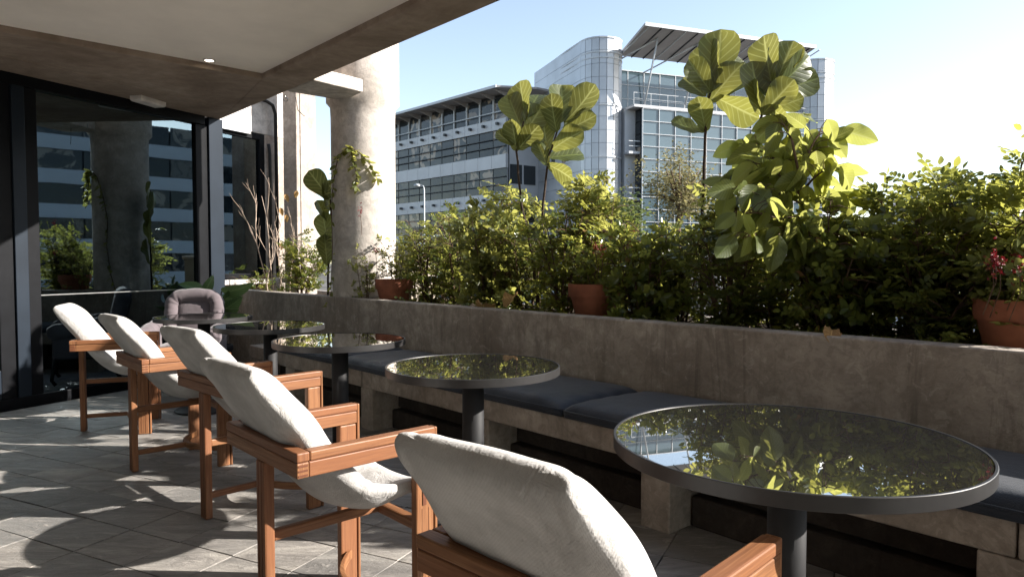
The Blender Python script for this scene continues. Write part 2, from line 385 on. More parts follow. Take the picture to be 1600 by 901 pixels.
for i in range(-38, 48):
    for k in range(-40, 40):
        c = pd * (2.386 + (i + .5) * TP) + qd * (.12 + k * TQ)
        s, b = Tinv(c)
        if not (-8.9 < s < 7.5 and -3.5 < b < 2.9): continue
        gl = (c - GC); gy = -gl.x * math.cos(GA) + gl.y * math.sin(GA); gx = gl.x * math.sin(GA) + gl.y * math.cos(GA)
        if gy > -.16: continue
        vis = c.y > 2.3 and abs(c.x / c.y) < .80
        tiles.append((0 if vis else 1, c.length, c))
tiles.sort(key=lambda t: t[:2]); rest = MB()
for n, (nv, dd, c) in enumerate(tiles):
    r = rng.random(); me = tmesh[n % 5]; z = rng.uniform(-.0018, .0012)
    rot = (rng.uniform(-.004, .004), rng.uniform(-.004, .004), math.pi / 2 - GA + rng.uniform(-.003, .003) + (math.pi if r < .5 else 0))
    if n < 300 and not nv:
        o = link('tile', me, floor); o.location = (c.x, c.y, z); o.rotation_euler = rot
    else:
        Mx = Matrix.Translation((c.x, c.y, z)) @ Matrix.Rotation(rot[2], 4, 'Z'); rest.add([Mx @ v.co for v in me.vertices], [tuple(p.vertices) for p in me.polygons])
o = rest.build('tile_field', 'slate', floor); o['kind'] = 'stuff'

# ceiling and beams
CZ, SZ = 2.636, 2.59
MB().prism([(p.x, p.y) for p in (T(-5.47, -6.5), T(8, -6.5), T(8, 2.27), T(-5.47, 2.27))], CZ, 3.2).build('x', 'plaster')
ce = bpy.data.objects['x']; ce.name = 'ceiling'; struct(tag(ce, 'smooth white plaster ceiling panel above the terrace'))
beam = struct(thing('concrete_beam', (0, 0, 0), 0, 'rough brown concrete beam framing the white ceiling'))
def tprism(name, pts, z0, z1, mat, parent, **k):
    return MB().prism([(p.x, p.y) for p in pts], z0, z1).build(name, mat, parent, **k)
CORN = T(-7.66, 2.585)
CORN = (lambda p, d, q, e: p + d * (((q.x - p.x) * e.y - (q.y - p.y) * e.x) / (d.x * e.y - d.y * e.x)))(G(0, -.02), pd, T(0, 2.585), T(-1, 0))
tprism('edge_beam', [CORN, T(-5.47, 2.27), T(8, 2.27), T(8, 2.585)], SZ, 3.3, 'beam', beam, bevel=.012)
# transverse soffit in two casts with an open joint parallel to the glazing
def gline(pt, s_off):                      # point on the line parallel to the glazing through pt
    return pt + pd * s_off
J0 = atz(0, 86, SZ); J1 = atz(337, 165, SZ); jd = (J1 - J0).normalized(); jn = Vector((-jd.y, jd.x, 0))
A0 = T(-5.47, -6.5); A1 = T(-5.47, 2.27)
def isect(p, d, q, e):
    t = ((q.x - p.x) * e.y - (q.y - p.y) * e.x) / (d.x * e.y - d.y * e.x); return p + d * t
td = (A1 - A0).normalized()
jl = isect(J0, jd, A0, td)                 # where the joint meets the ceiling edge (off frame to the left)
corner = CORN; gl0 = G(-7, -.02); gl1 = G(.06, -.02)
jb = J1 + jd * .10
e_out = isect(jb, jd, CORN, (A1 - CORN))
inn = lambda p, k: p + jn * k
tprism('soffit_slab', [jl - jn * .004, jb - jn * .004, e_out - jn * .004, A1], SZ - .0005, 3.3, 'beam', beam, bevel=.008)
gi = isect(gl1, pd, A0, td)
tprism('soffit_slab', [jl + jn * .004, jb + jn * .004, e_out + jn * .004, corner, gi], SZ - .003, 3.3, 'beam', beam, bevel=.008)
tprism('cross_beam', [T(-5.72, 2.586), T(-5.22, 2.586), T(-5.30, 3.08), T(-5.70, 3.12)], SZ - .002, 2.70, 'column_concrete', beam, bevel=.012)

rw = MB().prism([(p.x, p.y) for p in (T(-1.5, -3.6), T(8, -3.6), T(8, -3.8), T(-1.5, -3.8))], 0, 2.63).build('rear_light_blocker', 'room'); struct(tag(rw, 'dark wall added unseen behind the camera to cut ambient light'))  # added out of view to keep sky light from behind off the terrace
# ------------------------------------------------------------------ round column, pillar, wall with window beyond the glazing
colc = T(-5.77, 3.35)
o = thing('round_column', (colc.x, colc.y, 0), 0, 'round raw concrete column standing in the planter, sunlit on its right side', 'column')
prof = [(.295, z) for z in (.3, .9, 1.3, 1.7, 2.1, 2.45)] + [(.30, 2.56), (.335, 2.60), (.335, 3.0), (.335, 5.2)]
MB().lathe(prof, 64).build('shaft', 'column_concrete', o, smooth=True)
wl = thing('end_wall', G(0, .8), GROT, 'pale wall with a dark window past the glazed corner', 'wall')
MB().box(-1.2, 1.9, .02, .22, 2.74, 4.2).build('wall_top', 'pale_end_wall', wl, bevel=.006)
MB().box(-1.2, 1.9, .0, .22, -.2, .86).build('wall_base', 'pillar_concrete', wl, bevel=.006)
MB().box(1.42, 1.9, .02, .22, .86, 2.738).build('wall_pier', 'pillar_concrete', wl, bevel=.006)
MB().box(-1.2, 1.6, -.16, .02, .862, .92).build('window_sill', 'pale_end_wall', wl, bevel=.008)
wn = MB()
for x0, x1 in ((-1.15, -1.08), (.18, .24), (1.34, 1.42)): wn.box(x0, x1, .02, .10, .93, 2.735)
wn.box(-1.08, 1.34, .02, .1, 2.66, 2.735); wn.box(-1.08, 1.34, .02, .1, .93, .99)
wf = wn.build('window_frame', 'frame_black', wl, bevel=.004)
MB().box(-1.08, 1.34, .055, .063, .99, 2.66).build('window_pane', 'glazing', wl)
MB().box(-1.2, 1.42, .23, .3, .8, 2.8).build('window_blind', 'room', wl)
MB().box(-.55, 1.15, -.035, .018, 2.695, 2.73).build('window_track', 'steel', wl)
pl = thing('square_pillar', G(1.43, .3), GROT, 'square brown concrete pillar left of the round column', 'pillar')
MB().box(0, .35, 0, .22, .3, 5).build('shaft', 'pillar_concrete', pl, bevel=.012)
MB().box(.06, .29, -.012, .005, .3, 5).build('rib', 'pillar_concrete', pl, bevel=.006)
cb = MB(); pts = [G(1.20, .77, 3.16), G(1.42, .77, 3.15), G(1.52, .77, 3.12), G(1.565, .77, 3.02), G(1.57, .77, 2.2), G(1.57, .77, .95)]
cb.tube(pts, .022, 8); tag(cb.build('drain_pipe', 'black_rubber', smooth=True), 'thin black pipe bending down the pale wall beside the pillar', 'pipe')
cb = MB(); cb.tube([G(1.44, .77, 2.62), G(1.46, .77, 2.5), G(1.46, .77, .93)], .02, 8); tag(cb.build('cable', 'black_rubber', smooth=True), 'black cable running down beside the square pillar', 'cable')

# ------------------------------------------------------------------ glazing
gz = thing('glass_front', (GC.x, GC.y, 0), GROT, 'dark glazed sliding door front reflecting plants and a building', 'glazing')
def gbox(name, mat, *b, parent=gz, bevel=.004): return MB().box(*b).build(name, mat, parent, bevel=bevel)
gbox('head_rail', 'frame_black', -12, -.21, -.05, .07, 2.50, 2.60)
gbox('sill', 'frame_black', -12, -.21, -.05, .07, -.02, .075)
gbox('corner_post', 'frame', -.17, .0, -.055, .10, -.02, 2.586)
gbox('corner_stile', 'frame_black', -.31, -.172, -.03, .07, .075, 2.50)
gbox('post', 'frame', -1.995, -1.90, -.05, .07, .075, 2.50)
gbox('door_stile', 'frame_black', -1.898, -1.80, -.03, .05, .075, 2.50)
gbox('glass_pane', 'glazing', -1.80, -.31, .0, .008, .075, 2.50, bevel=0)
gbox('transom', 'steel', -1.80, -.31, -.004, .014, .862, .870, bevel=0)
x = -1.997
for k in range(5):
    gbox('door_stile', 'frame_black', x - .11, x, -.03, .05, .075, 2.50)
    gbox('glass_pane', 'glazing', x - 1.44, x - .11, .0, .008, .30, 2.50, bevel=0)
    gbox('kick_rail', 'frame', x - 1.44, x - .11, -.03, .04, .075, .30)
    gbox('door_stile', 'frame_black', x - 1.55, x - 1.44, -.03, .05, .075, 2.50); x -= 1.552
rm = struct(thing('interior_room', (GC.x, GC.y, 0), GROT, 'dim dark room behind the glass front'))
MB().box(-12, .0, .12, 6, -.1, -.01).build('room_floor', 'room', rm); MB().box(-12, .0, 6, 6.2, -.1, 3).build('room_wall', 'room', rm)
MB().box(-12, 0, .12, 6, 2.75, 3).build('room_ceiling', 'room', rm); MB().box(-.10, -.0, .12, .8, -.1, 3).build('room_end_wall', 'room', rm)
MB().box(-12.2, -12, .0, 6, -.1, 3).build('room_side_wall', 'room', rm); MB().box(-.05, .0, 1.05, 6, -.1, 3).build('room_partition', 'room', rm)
ic = G(-1.42, .75); o = thing('indoor_column', (ic.x, ic.y, 0), 0, 'round concrete column inside, seen through the glass front', 'column')
MB().lathe([(.15, -.01), (.15, 2.74)], 40).build('shaft', 'pillar_concrete', o, smooth=True)

# fittings overhead
p = atz(327, 94, CZ); o = thing('downlight', (p.x, p.y, CZ - .004), 0, 'small round lit downlight in the white ceiling', 'downlight')
MB().lathe([(.030, .006), (.030, -.002), (.040, -.005), (.045, .0), (.045, .006)], 32, cap=False).build('bezel', 'white_plastic', o, smooth=True)
MB().lathe([(.0305, .003), (.0305, .0005)], 28).build('lens', 'glow', o)
p = atz(232, 163, SZ - .05); o = thing('bulkhead_lamp', (p.x, p.y, SZ - .004), GROT + R(12), 'white rectangular box lamp under the concrete soffit', 'lamp fitting')
MB().add([(-.15, -.06, 0), (.15, -.06, 0), (.15, .06, 0), (-.15, .06, 0), (-.15, -.06, -.034), (.15, -.06, -.034), (.15, .06, -.034), (-.15, .06, -.034), (-.138, -.05, -.048), (.138, -.05, -.048), (.138, .05, -.048), (-.138, .05, -.048)],
   [(0, 1, 2, 3), (4, 5, 1, 0), (5, 6, 2, 1), (6, 7, 3, 2), (7, 4, 0, 3), (8, 9, 5, 4), (9, 10, 6, 5), (10, 11, 7, 6), (11, 8, 4, 7), (11, 10, 9, 8)]).build('housing', 'white_plastic', o, bevel=.002)
p = atz(446, 150, SZ); hk = MB(); c0 = Vector((p.x, p.y, SZ))
hk.tube([c0 + Vector((math.sin(a) * .018, 0, -.028 + math.cos(a) * .018)) for a in [R(x) for x in range(-10, 300, 20)]], .0045, 6); hk.tube([c0, c0 + Vector((0, 0, -.012))], .005, 6)
tag(hk.build('ceiling_hook', 'steel', smooth=True), 'small steel eye hook under the beam near the column', 'hook')
q0 = at(462, 152, 6.0); q1 = at(476, 182, 6.0); tag(MB().tube([q0, (q0 + q1) / 2 + Vector((-.02, 0, -.03)), q1], .003, 5).build('loose_wire', 'black_rubber'), 'short loose wire dangling below the beam by the pillar', 'wire')

# ------------------------------------------------------------------ planter walls, soil
pw = thing('planter_wall', T(0, 3.03), TROT, 'long low stained concrete planter wall behind the bench', 'wall')
segs = [(-9.6, -6.695), (-6.685, 8.0)]
for x0, x1 in segs: MB().box(x0, x1, 0, .125, -.3, .815).build('wall_segment', 'wall_concrete', pw, bevel=.009, seg=3)
MB().box(-9.6, 4.4, 1.55, 1.67, -4.6, .72).build('outer_parapet', 'wall_concrete', pw, bevel=.01)
soil = MB(); nx, ny = 120, 16; vs = []
for i in range(nx + 1):
    for j in range(ny + 1):
        vs.append((-9.6 + 14 * i / nx, .126 + 1.423 * j / ny, .70 + rng.uniform(-.025, .03)))
soil.add(vs, [(i * (ny + 1) + j, (i + 1) * (ny + 1) + j, (i + 1) * (ny + 1) + j + 1, i * (ny + 1) + j + 1) for i in range(nx) for j in range(ny)])
o = soil.build('planter_soil', 'soil', smooth=True); o.location = T(0, 3.03); o.rotation_euler.z = TROT; struct(tag(o, 'dark soil filling the long planter'))
tprism('planter_base', [T(-9.6, 3.16), T(4.4, 3.16), T(4.4, 4.57), T(-9.6, 4.57)], -4.6, .60, 'wall_concrete', None); struct(tag(bpy.data.objects['planter_base'], 'concrete base of the planter hanging over the street'))

# ------------------------------------------------------------------ bench and cushions
bn = thing('concrete_bench', T(0, 2.40), TROT, 'long concrete bench with open bays built against the planter wall', 'bench')
legs = []
def sx(px, b=2.40): return Tinv(pxb(px, b))[0]
bays = [(sx(390), sx(400)), (sx(444), sx(457)), (sx(562), sx(580)), (sx(752), sx(763)), (sx(1003), sx(1049)), (sx(1537), sx(1700))]
for k, (x0, x1) in enumerate(bays):
    x1 = min(x1, 1.9); MB().box(x0, x1, 0.0, .50, -.005, .279).build('leg', 'bench_concrete', bn, bevel=.008, seg=3)
xs = [bays[0][0] - .03, bays[1][0] + .02, bays[2][0] + .02, bays[3][0] + .01, bays[4][0] + .03, bays[5][0] + .1, 3.2]
for k in range(len(xs) - 1):
    MB().box(xs[k] + .003, xs[k + 1] - .003, -.006 if k % 2 else -.002, .625, .281, .392).build('seat_slab', 'bench_concrete', bn, bevel=.008, seg=3)
for k in range(len(bays) - 1):
    x0, x1 = bays[k][1] + .005, bays[k + 1][0] - .005
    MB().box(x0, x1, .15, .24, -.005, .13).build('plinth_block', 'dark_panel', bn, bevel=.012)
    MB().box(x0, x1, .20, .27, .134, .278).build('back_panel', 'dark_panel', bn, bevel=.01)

def cushion_mesh(L, D, H, seed):
    r = np.random.default_rng(seed); nx, ny = 44, 24; vs = []; fs = []
    ph = r.uniform(0, 6, 8)
    def top(u, v):
        e = (1 - abs(2 * u - 1) ** 9) * (1 - abs(2 * v - 1) ** 7)
        wr = .004 * math.sin(u * L * 21 + ph[0] + 3 * v) * math.exp(-((v - .06) / .12) ** 2) + .003 * math.sin(u * L * 34 + ph[1]) * math.exp(-((v - .03) / .06) ** 2)
        wr += .004 * math.sin(5 * u + ph[2]) * math.sin(4 * v + ph[3]) + .003 * math.sin(v * 30 + ph[4]) * (math.exp(-((u) / .06) ** 2) + math.exp(-((1 - u) / .06) ** 2))
        return H * (.42 + .58 * max(e, 0) ** .45) + wr
    for i in range(nx + 1):
        for j in range(ny + 1):
            u, v = i / nx, j / ny; uu = .5 - .5 * math.cos(math.pi * u) * (1 - .25 * (1 - abs(2 * u - 1))); uu = u if True else uu
            vs.append((uu * L, v * D, top(uu, v)))
    for i in range(nx):
        for j in range(ny): a = i * (ny + 1) + j; fs.append((a, a + ny + 1, a + ny + 2, a + 1))
    ring = [i * (ny + 1) for i in range(nx + 1)] + [nx * (ny + 1) + j for j in range(1, ny + 1)] + [i * (ny + 1) + ny for i in range(nx - 1, -1, -1)] + [j for j in range(ny - 1, 0, -1)]
    o = len(vs); m = len(ring)
    for q in ring: x, y, z = vs[q]; vs.append((L / 2 + (x - L / 2) * 1.004, D / 2 + (y - D / 2) * 1.012, z * .45))
    for q in ring: x, y, z = vs[q]; vs.append((L / 2 + (x - L / 2) * .99, D / 2 + (y - D / 2) * .98, 0.002))
    for k in range(m):
        k2 = (k + 1) % m; fs.append((ring[k2], ring[k], o + k, o + k2)); fs.append((o + k2, o + k, o + m + k, o + m + k2))
    fs.append(tuple(o + m + k for k in range(m)))
    return MB().add(vs, fs)
cl = ['navy bench cushion at the far end beside the mauve armchair', 'navy bench cushion behind the third and fourth tables from the camera', 'navy bench cushion behind the second table from the camera',
      'navy bench cushion with a sunlit front corner right of the second table', 'navy bench cushion whose end tucks behind the largest table', 'navy bench cushion at the right edge behind the largest table']
for k in range(6):
    x0 = -5.62 + k * 1.12; L = 1.108 if k else .98; x0 += 0 if k else .13
    c = thing('bench_cushion', T(x0, 2.375, .393) , TROT + (rng.uniform(-.012, .012)), cl[k], 'cushion', 'navy cushions along the concrete bench')
    pd_ = cushion_mesh(L, .63, .082, k).build('pad', 'navy', c, smooth=True, sub=1)
    cr = [(.01, -.003), (L * .25, -.0045), (L * .5, -.005), (L * .75, -.0045), (L - .01, -.003), (L + .001, .02), (L + .002, .31), (L + .001, .61), (L - .01, .633), (.01, .633), (-.001, .61), (-.002, .31), (-.001, .02), (.01, -.003)]
    MB().tube([(x, y, .0375) for x, y in cr], .0036, 6).build('piping', 'navy', pd_, smooth=True)

# ------------------------------------------------------------------ tables
def table(X, Y, r, h, label):
    t = thing('round_table', (X, Y, 0), rng.uniform(0, 6), label, 'table', 'round pedestal tables in front of the bench')
    n = 96
    MB().lathe([(r - .012, h - .031), (r - .001, h - .031), (r, h - .030), (r, h - .0012), (r - .0012, h), (r - .006, h), (r - .007, h - .004)], n, cap=False).build('edge_band', 'rim', t, smooth=True, split=1)
    MB().lathe([(r - .0125, h - .026), (r - .0072, h - .0260), (r - .0072, h - .0018)], n).build('glass_top', 'tabletop', t)
    MB().lathe([(.044, .022), (.044, h - .034)], 40).build('pedestal', 'black_metal', t, smooth=True)
    MB().lathe([(.13, h - .034), (.13, h - .0265)], 32).build('mounting_plate', 'black_metal', t)
    MB().lathe([(.215, .001), (.215, .010), (.205, .016), (.06, .022), (.045, .024)], 56).build('base_plate', 'black_metal', t, smooth=True)
TH = .72
def on_table(px, py, r, lab): p = atz(px, py, TH); table(p.x, p.y, r, TH, lab)
table(.655, 1.625, .410, TH, 'largest round dark glass table, nearest the camera at the right')
table(-.158, 2.79, .352, TH, 'round dark glass table second from the camera, at the middle of the bench')
table(-.93, 3.72, .35, TH, 'round dark glass table third from the camera, beside the second chair pair')
table(-1.60, 4.56, .35, TH, 'round dark glass table fourth from the camera, overlapping the farthest one')
table(-2.36, 5.28, .35, TH, 'farthest round dark table, right in front of the mauve armchair')

# ------------------------------------------------------------------ lounge chairs
def shell():
    key = np.array([  # y, z, half width, thickness, edge curl
        (-.098, .846, .180, .012, .0), (-.093, .843, .190, .044, .0), (-.077, .831, .198, .070, .0), (-.045, .802, .204, .086, .0), (-.008, .761, .208, .096, .0), (.026, .713, .210, .100, .002), (.058, .662, .211, .100, .006),
        (.090, .602, .210, .096, .014), (.122, .540, .210, .088, .028), (.160, .478, .210, .078, .050), (.208, .422, .210, .068, .072), (.275, .388, .208, .058, .082), (.340, .392, .206, .058, .068), (.400, .412, .203, .060, .050), (.440, .420, .196, .056, .036), (.462, .412, .180, .036, .026), (.466, .406, .150, .014, .02)])
    d = np.r_[0, np.cumsum(np.hypot(np.diff(key[:, 0]), np.diff(key[:, 1])))]; d /= d[-1]
    ss = np.concatenate([[0, .006, .018], np.linspace(.035, .965, 44), [.982, .994, 1]])
    K = np.stack([np.interp(ss, d, key[:, k]) for k in range(5)], 1)
    for k in range(5):                                       # smooth the joints of the profile
        for _ in range(2): K[2:-2, k] = (K[1:-3, k] + 2 * K[2:-2, k] + K[3:-1, k]) / 4
    tang = np.gradient(K[:, :2], axis=0); tang /= np.linalg.norm(tang, axis=1)[:, None]
    nrm = np.stack([-tang[:, 1], tang[:, 0]], 1)              # towards the sitter
    N = 40; vs = []; uvs = []; r = random.Random(3)
    for i, (y, z, hw, th, cu) in enumerate(K):
        s = ss[i]
        for q in range(N):
            a = 2 * math.pi * q / N; ca, sa = math.cos(a), math.sin(a)
            t = math.copysign(abs(ca) ** .42, ca); h = math.copysign(abs(sa) ** .55, sa)
            off = h * th * .5 + cu * abs(t) ** 2.4
            bend = math.exp(-((s - .60) / .10) ** 2)           # puckers where the seat folds into the back
            off += .006 * math.exp(-((s - .63) / .05) ** 2) * abs(t) ** 4 * math.sin(s * 120 + 2.2 * t) + .003 * math.sin(s * 9 + t * 4) + .0025 * math.sin(t * 9 + s * 23)
            tk = math.exp(-((abs(t) - .80 - .25 * (s - .05)) / .035) ** 2) * math.exp(-((s - .055) / .05) ** 2); off -= .011 * tk * h
            x = hw * t * (1 + .012 * math.sin(s * 31) * bend)
            vs.append((x, y + nrm[i, 0] * off, z + nrm[i, 1] * off)); uvs.append((x, s * .78))
    n = len(K); fs = []
    for i in range(n - 1):
        for q in range(N): fs.append((i * N + q, (i + 1) * N + q, (i + 1) * N + (q + 1) % N, i * N + (q + 1) % N))
    fs.append(tuple(range(N))); fs.append(tuple((n - 1) * N + q for q in range(N - 1, -1, -1)))
    mb = MB().add(vs, fs); me = mb.mesh('canvas_shell', 'canvas', True)
    uvl = me.uv_layers.new(name='uv')
    for lp in me.loops: uvl.data[lp.index].uv = uvs[lp.vertex_index]
    # piping line just inside the top and side edge, on the rear face
    path = []
    for sgn, seq in ((-1, range(34, 3, -1)), (1, range(4, 35))):
        for i in seq:
            y, z, hw, th, cu = K[i]; t = .93 * sgn; off = cu * .93 ** 2.4 + .5 * th * .33
            path.append((hw * t, y + nrm[i, 0] * off, z + nrm[i, 1] * off))
    return me, path
SHELL, PIPE = shell()
def chair_parts(t):
    W, Dp, th = .25, .445, .034
    def wb(name, *b, bev=.0028, mat='wood', mesh=None): return MB().box(*b).build(name, mat, t, bevel=bev, uv=True)
    rail = wb('back_rail', -W, W, -.0, th, .565, .606); cap = MB().box(-W - .002, W + .002, -.0015, th + .0015, .6085, .634).build('cap', 'wood', rail, bevel=.004, uv=True)
    MB().box(-W + .002, W - .002, .002, th - .002, .606, .6085).build('groove', 'dark_wood', rail)
    for sg in (-1, 1):
        x0, x1 = sorted((sg * W, sg * (W - th)))
        arm = wb('arm', x0, x1, th + .0005, Dp, .565, .606)
        MB().box(x0 - .002, x1 + .002, th + .0025, Dp + .0015, .6085, .634).build('cap', 'wood', arm, bevel=.004, uv=True)
        MB().box(x0 + .002, x1 - .002, th, Dp - .002, .606, .6085).build('groove', 'dark_wood', arm)
        for k in range(3):                                      # finger joints at the rear corner
            z = .569 + k * .013; MB().box(*( (W - .0005, W + .001) if sg > 0 else (-W - .001, -W + .0005)), .003, .030, z, z + .0055).build('finger_joint', 'dark_wood', arm)
        leg = wb('front_leg', x0 + .002, x1 - .002, Dp - .066, Dp - .002, 0.001, .563, bev=.005)
        MB().box(*((W - .0015, W + .0005) if sg > 0 else (-W - .0005, -W + .0015)), Dp - .044, Dp - .031, .40, .455).build('slot', 'dark_wood', leg)
        for q in (.021, .045): MB().box(*((W - .0025, W - .0012) if sg > 0 else (-W + .0012, -W + .0025)), Dp - q - .0015, Dp - q, .01, .39).build('groove', 'dark_wood', leg)
    lg = wb('rear_leg', -.030, .030, .002, .034, .001, .563, bev=.006)
    for q in (-.012, .010): MB().box(q, q + .0024, .0008, .003, .01, .56).build('groove', 'dark_wood', lg)
    for sg in (-1, 1):
        x0, x1 = sorted((sg * W, sg * (W - th))); MB().box(x0 + .001, x1 - .001, Dp + .0016, Dp + .012, .001, .633).build('front_strip', 'wood', t, bevel=.004, uv=True)
    wb('seat_bar', -.014, .014, .036, Dp - .03, .318, .350, bev=.006)
    wb('front_bar', -W + th, W - th, Dp - .055, Dp - .02, .315, .347, bev=.006)
    wb('stretcher', -.012, .012, .0345, Dp - .155, .085, .112, bev=.005)
    bow = []
    for k in range(15):
        u = -1 + 2 * k / 14; bow.append((u * (W - th - .0005), Dp - .034 - .12 * (1 - u * u), .099))
    b = MB(); vs = []
    for (x, y, z) in bow: vs += [(x, y - .011, z - .016), (x, y + .011, z - .016), (x, y + .011, z + .016), (x, y - .011, z + .016)]
    fs = [(i * 4 + q, i * 4 + (q + 1) % 4, i * 4 + 4 + (q + 1) % 4, i * 4 + 4 + q) for i in range(14) for q in range(4)] + [(3, 2, 1, 0), (56, 57, 58, 59)]
    b.add(vs, fs).build('bowed_stretcher', 'wood', t, bevel=.004, uv=True)
    o = link('canvas_shell', SHELL, t); m = o.modifiers.new('sub', 'SUBSURF'); m.levels = 1; m.render_levels = 2
    MB().tube(PIPE, .0022, 5).build('piping', 'seam', o, smooth=True)
def copy_tree(o, parent=None):
    c = o.copy(); COL.objects.link(c); c.parent = parent
    for ch in [x for x in bpy.data.objects if x.parent == o]: copy_tree(ch, c)
    return c
chairs = [((.004, 1.094), 43.5, 'wooden armchair with cream canvas seat nearest the camera, its frame cut by the bottom edge'),
          ((-.735, 1.985), 47.5, 'wooden armchair with cream canvas seat, second from the camera'),
          ((-1.37, 3.02), 43, 'wooden armchair with cream canvas seat, middle one of the row of five'),
          ((-2.07, 3.71), 47, 'wooden armchair with cream canvas seat, second from the glass front'),
          ((-2.90, 4.61), 70, 'wooden armchair with cream canvas seat closest to the glass front')]
proto = None
for (x, y), az, lab in chairs:
    if proto is None:
        proto = thing('lounge_chair', (0, 0, 0)); chair_parts(proto); c = proto
    else: c = copy_tree(proto)
    c.location = (x, y, .0); c.rotation_euler = (0, 0, -R(az)); tag(c, lab, 'chair', 'wooden canvas armchairs in a row')

# ------------------------------------------------------------------ mauve padded armchair
mc = at(286, 500, 5.95); mt = thing('padded_armchair', (mc.x, mc.y, 0), R(8), 'mauve padded armchair with a gathered horseshoe back behind the farthest table', 'armchair')
def roll(path, rad, wr, n=18, seed=0):
    r = random.Random(seed); pts = [Vector(p) for p in path]; m = len(pts); mb = MB(); vs = []; fs = []; up = None; L = 0
    for i in range(m):
        d = (pts[min(i + 1, m - 1)] - pts[max(i - 1, 0)]).normalized(); L += (pts[i] - pts[max(i - 1, 0)]).length
        up0 = Vector((0, 1, 0)); x = up0.cross(d).normalized() if abs(d.y) < .9 else Vector((1, 0, 0)); y = d.cross(x).normalized()
        e = min(1, (min(i, m - 1 - i) / 3 + .35)) ** .5
        for q in range(n):
            a = 2 * math.pi * q / n; rr = rad * e * (1 + wr * (math.sin(L * 75 + 1.3 * math.sin(a * 2)) * (.6 + .4 * math.sin(a)) + .5 * math.sin(L * 131 + a)))
            vs.append(pts[i] + (x * math.cos(a) + y * math.sin(a) * 1.1) * rr)
    for i in range(m - 1):
        for q in range(n): fs.append((i * n + q, i * n + (q + 1) % n, (i + 1) * n + (q + 1) % n, (i + 1) * n + q))
    fs.append(tuple(range(n - 1, -1, -1))); fs.append(tuple((m - 1) * n + q for q in range(n)))
    return mb.add(vs, fs)
hs = []
for k in range(60):
    u = k / 59
    if u < .3: x, z = -.195, .42 + u / .3 * .30
    elif u > .7: x, z = .195, .42 + (1 - u) / .3 * .30
    else:
        a = math.pi * (1 - (u - .3) / .4); x = math.copysign(.195 * abs(math.cos(a)) ** .55, math.cos(a)); z = .72 + .11 * abs(math.sin(a)) ** .7
    hs.append((x, .26 - .0 + (z - .42) * .22, z))
roll(hs, .062, .11).build('horseshoe_roll', 'mauve', mt, smooth=True, sub=1)
bk = MB(); nv = 12; vs = []
for i in range(nv + 1):
    for j in range(nv + 1):
        u, v = i / nv, j / nv; z = .40 + v * .40; vs.append((-.16 + .32 * u, .255 + (z - .42) * .22 - .035 * (1 - (2 * u - 1) ** 4) * (1 - (2 * v - 1) ** 4), z))
o0 = len(vs); vs += [(x, y + .09, z) for x, y, z in vs]
fs = [(i * (nv + 1) + j, (i + 1) * (nv + 1) + j, (i + 1) * (nv + 1) + j + 1, i * (nv + 1) + j + 1) for i in range(nv) for j in range(nv)]
fs += [tuple(o0 + q for q in reversed(f)) for f in fs]
bk.add(vs, fs).build('back_panel', 'mauve', mt, smooth=True)
cushion_mesh(.44, .46, .14, 91).build('seat_cushion', 'mauve', mt, smooth=True).location = (-.22, -.22, .29)
for sg in (-1, 1):
    ap = [(sg * (.285 + .01 * math.sin(k)), .25 - k * .030, .565 - .015 * k * .3) for k in range(18)]
    roll(ap, .068, .05, seed=sg + 4).build('arm_roll', 'mauve', mt, smooth=True, sub=1)
    MB().box(*sorted((sg * .25, sg * .30)), -.22, .24, .25, .52).build('arm_side', 'mauve', mt, bevel=.02)
    fr = MB().tube([(sg * .275, -.20, .26), (sg * .275, -.23, .06), (sg * .275, -.20, .015)], .016, 8).build('front_foot', 'black_metal', mt, smooth=True)
    MB().tube([(sg * .275, .22, .26), (sg * .275, .30, .06), (sg * .275, .33, .015)], .016, 8).build('rear_foot', 'black_metal', mt, smooth=True)
MB().box(-.27, .27, -.20, .24, .235, .285).build('seat_frame', 'black_metal', mt, bevel=.01)

# ================================================================== PLANTS
def leaf_grid(length_n, width_n, prof, width, bend, fold, wave, seed, twist=0):
    """one leaf of unit length along +y; returns MB mesh data with uv"""
    r = random.Random(seed); p0, p1 = r.uniform(0, 6), r.uniform(0, 6); vs = []; uv = []
    for i in range(length_n + 1):
        v = i / length_n; w = width * prof(v)
        for j in range(-width_n, width_n + 1):
            u = j / width_n; x = u * w
            z = fold * abs(x) - bend * v * v + wave * (abs(u) ** 2) * (math.sin(v * 11 + p0 + (2 if u > 0 else 0)) + .6 * math.sin(v * 19 + p1)) * min(1, w / width * 1.5)
            y = v - .5 * bend * bend * v ** 3 * .6
            a = twist * v; vs.append((x * math.cos(a) - z * math.sin(a), y, x * math.sin(a) + z * math.cos(a))); uv.append((u * .5 + .5, v))
    k = 2 * width_n + 1
    fs = [(i * k + j, i * k + j + 1, (i + 1) * k + j + 1, (i + 1) * k + j) for i in range(length_n) for j in range(k - 1)]
    return vs, fs, uv
def leaf_mesh(name, mat, *a, **k):
    vs, fs, uv = leaf_grid(*a, **k); me = MB().add(vs, fs).mesh(name, mat, True); l = me.uv_layers.new(name='uv')
    for lp in me.loops: l.data[lp.index].uv = uv[lp.vertex_index]
    return me
def P_fig(v): return max(.0, (.16 + .30 * min(1, v / .12) ** .8 + .60 * max(0, math.sin(math.pi * min(1, max(0, (v - .10) / .95)) ** 1.5)) ) * (1 - max(0, (v - .82) / .18) ** 2.6) ** .5 if v < 1 else .02) * (min(1, v / .03 + .12))
def P_ovate(v): return (math.sin(math.pi * v ** .72) ** .85) if 0 < v < 1 else .0
def P_broad(v): return (math.sin(math.pi * v ** .80) ** .75) * (1 + .03 * math.sin(v * 60)) if 0 < v < 1 else .0
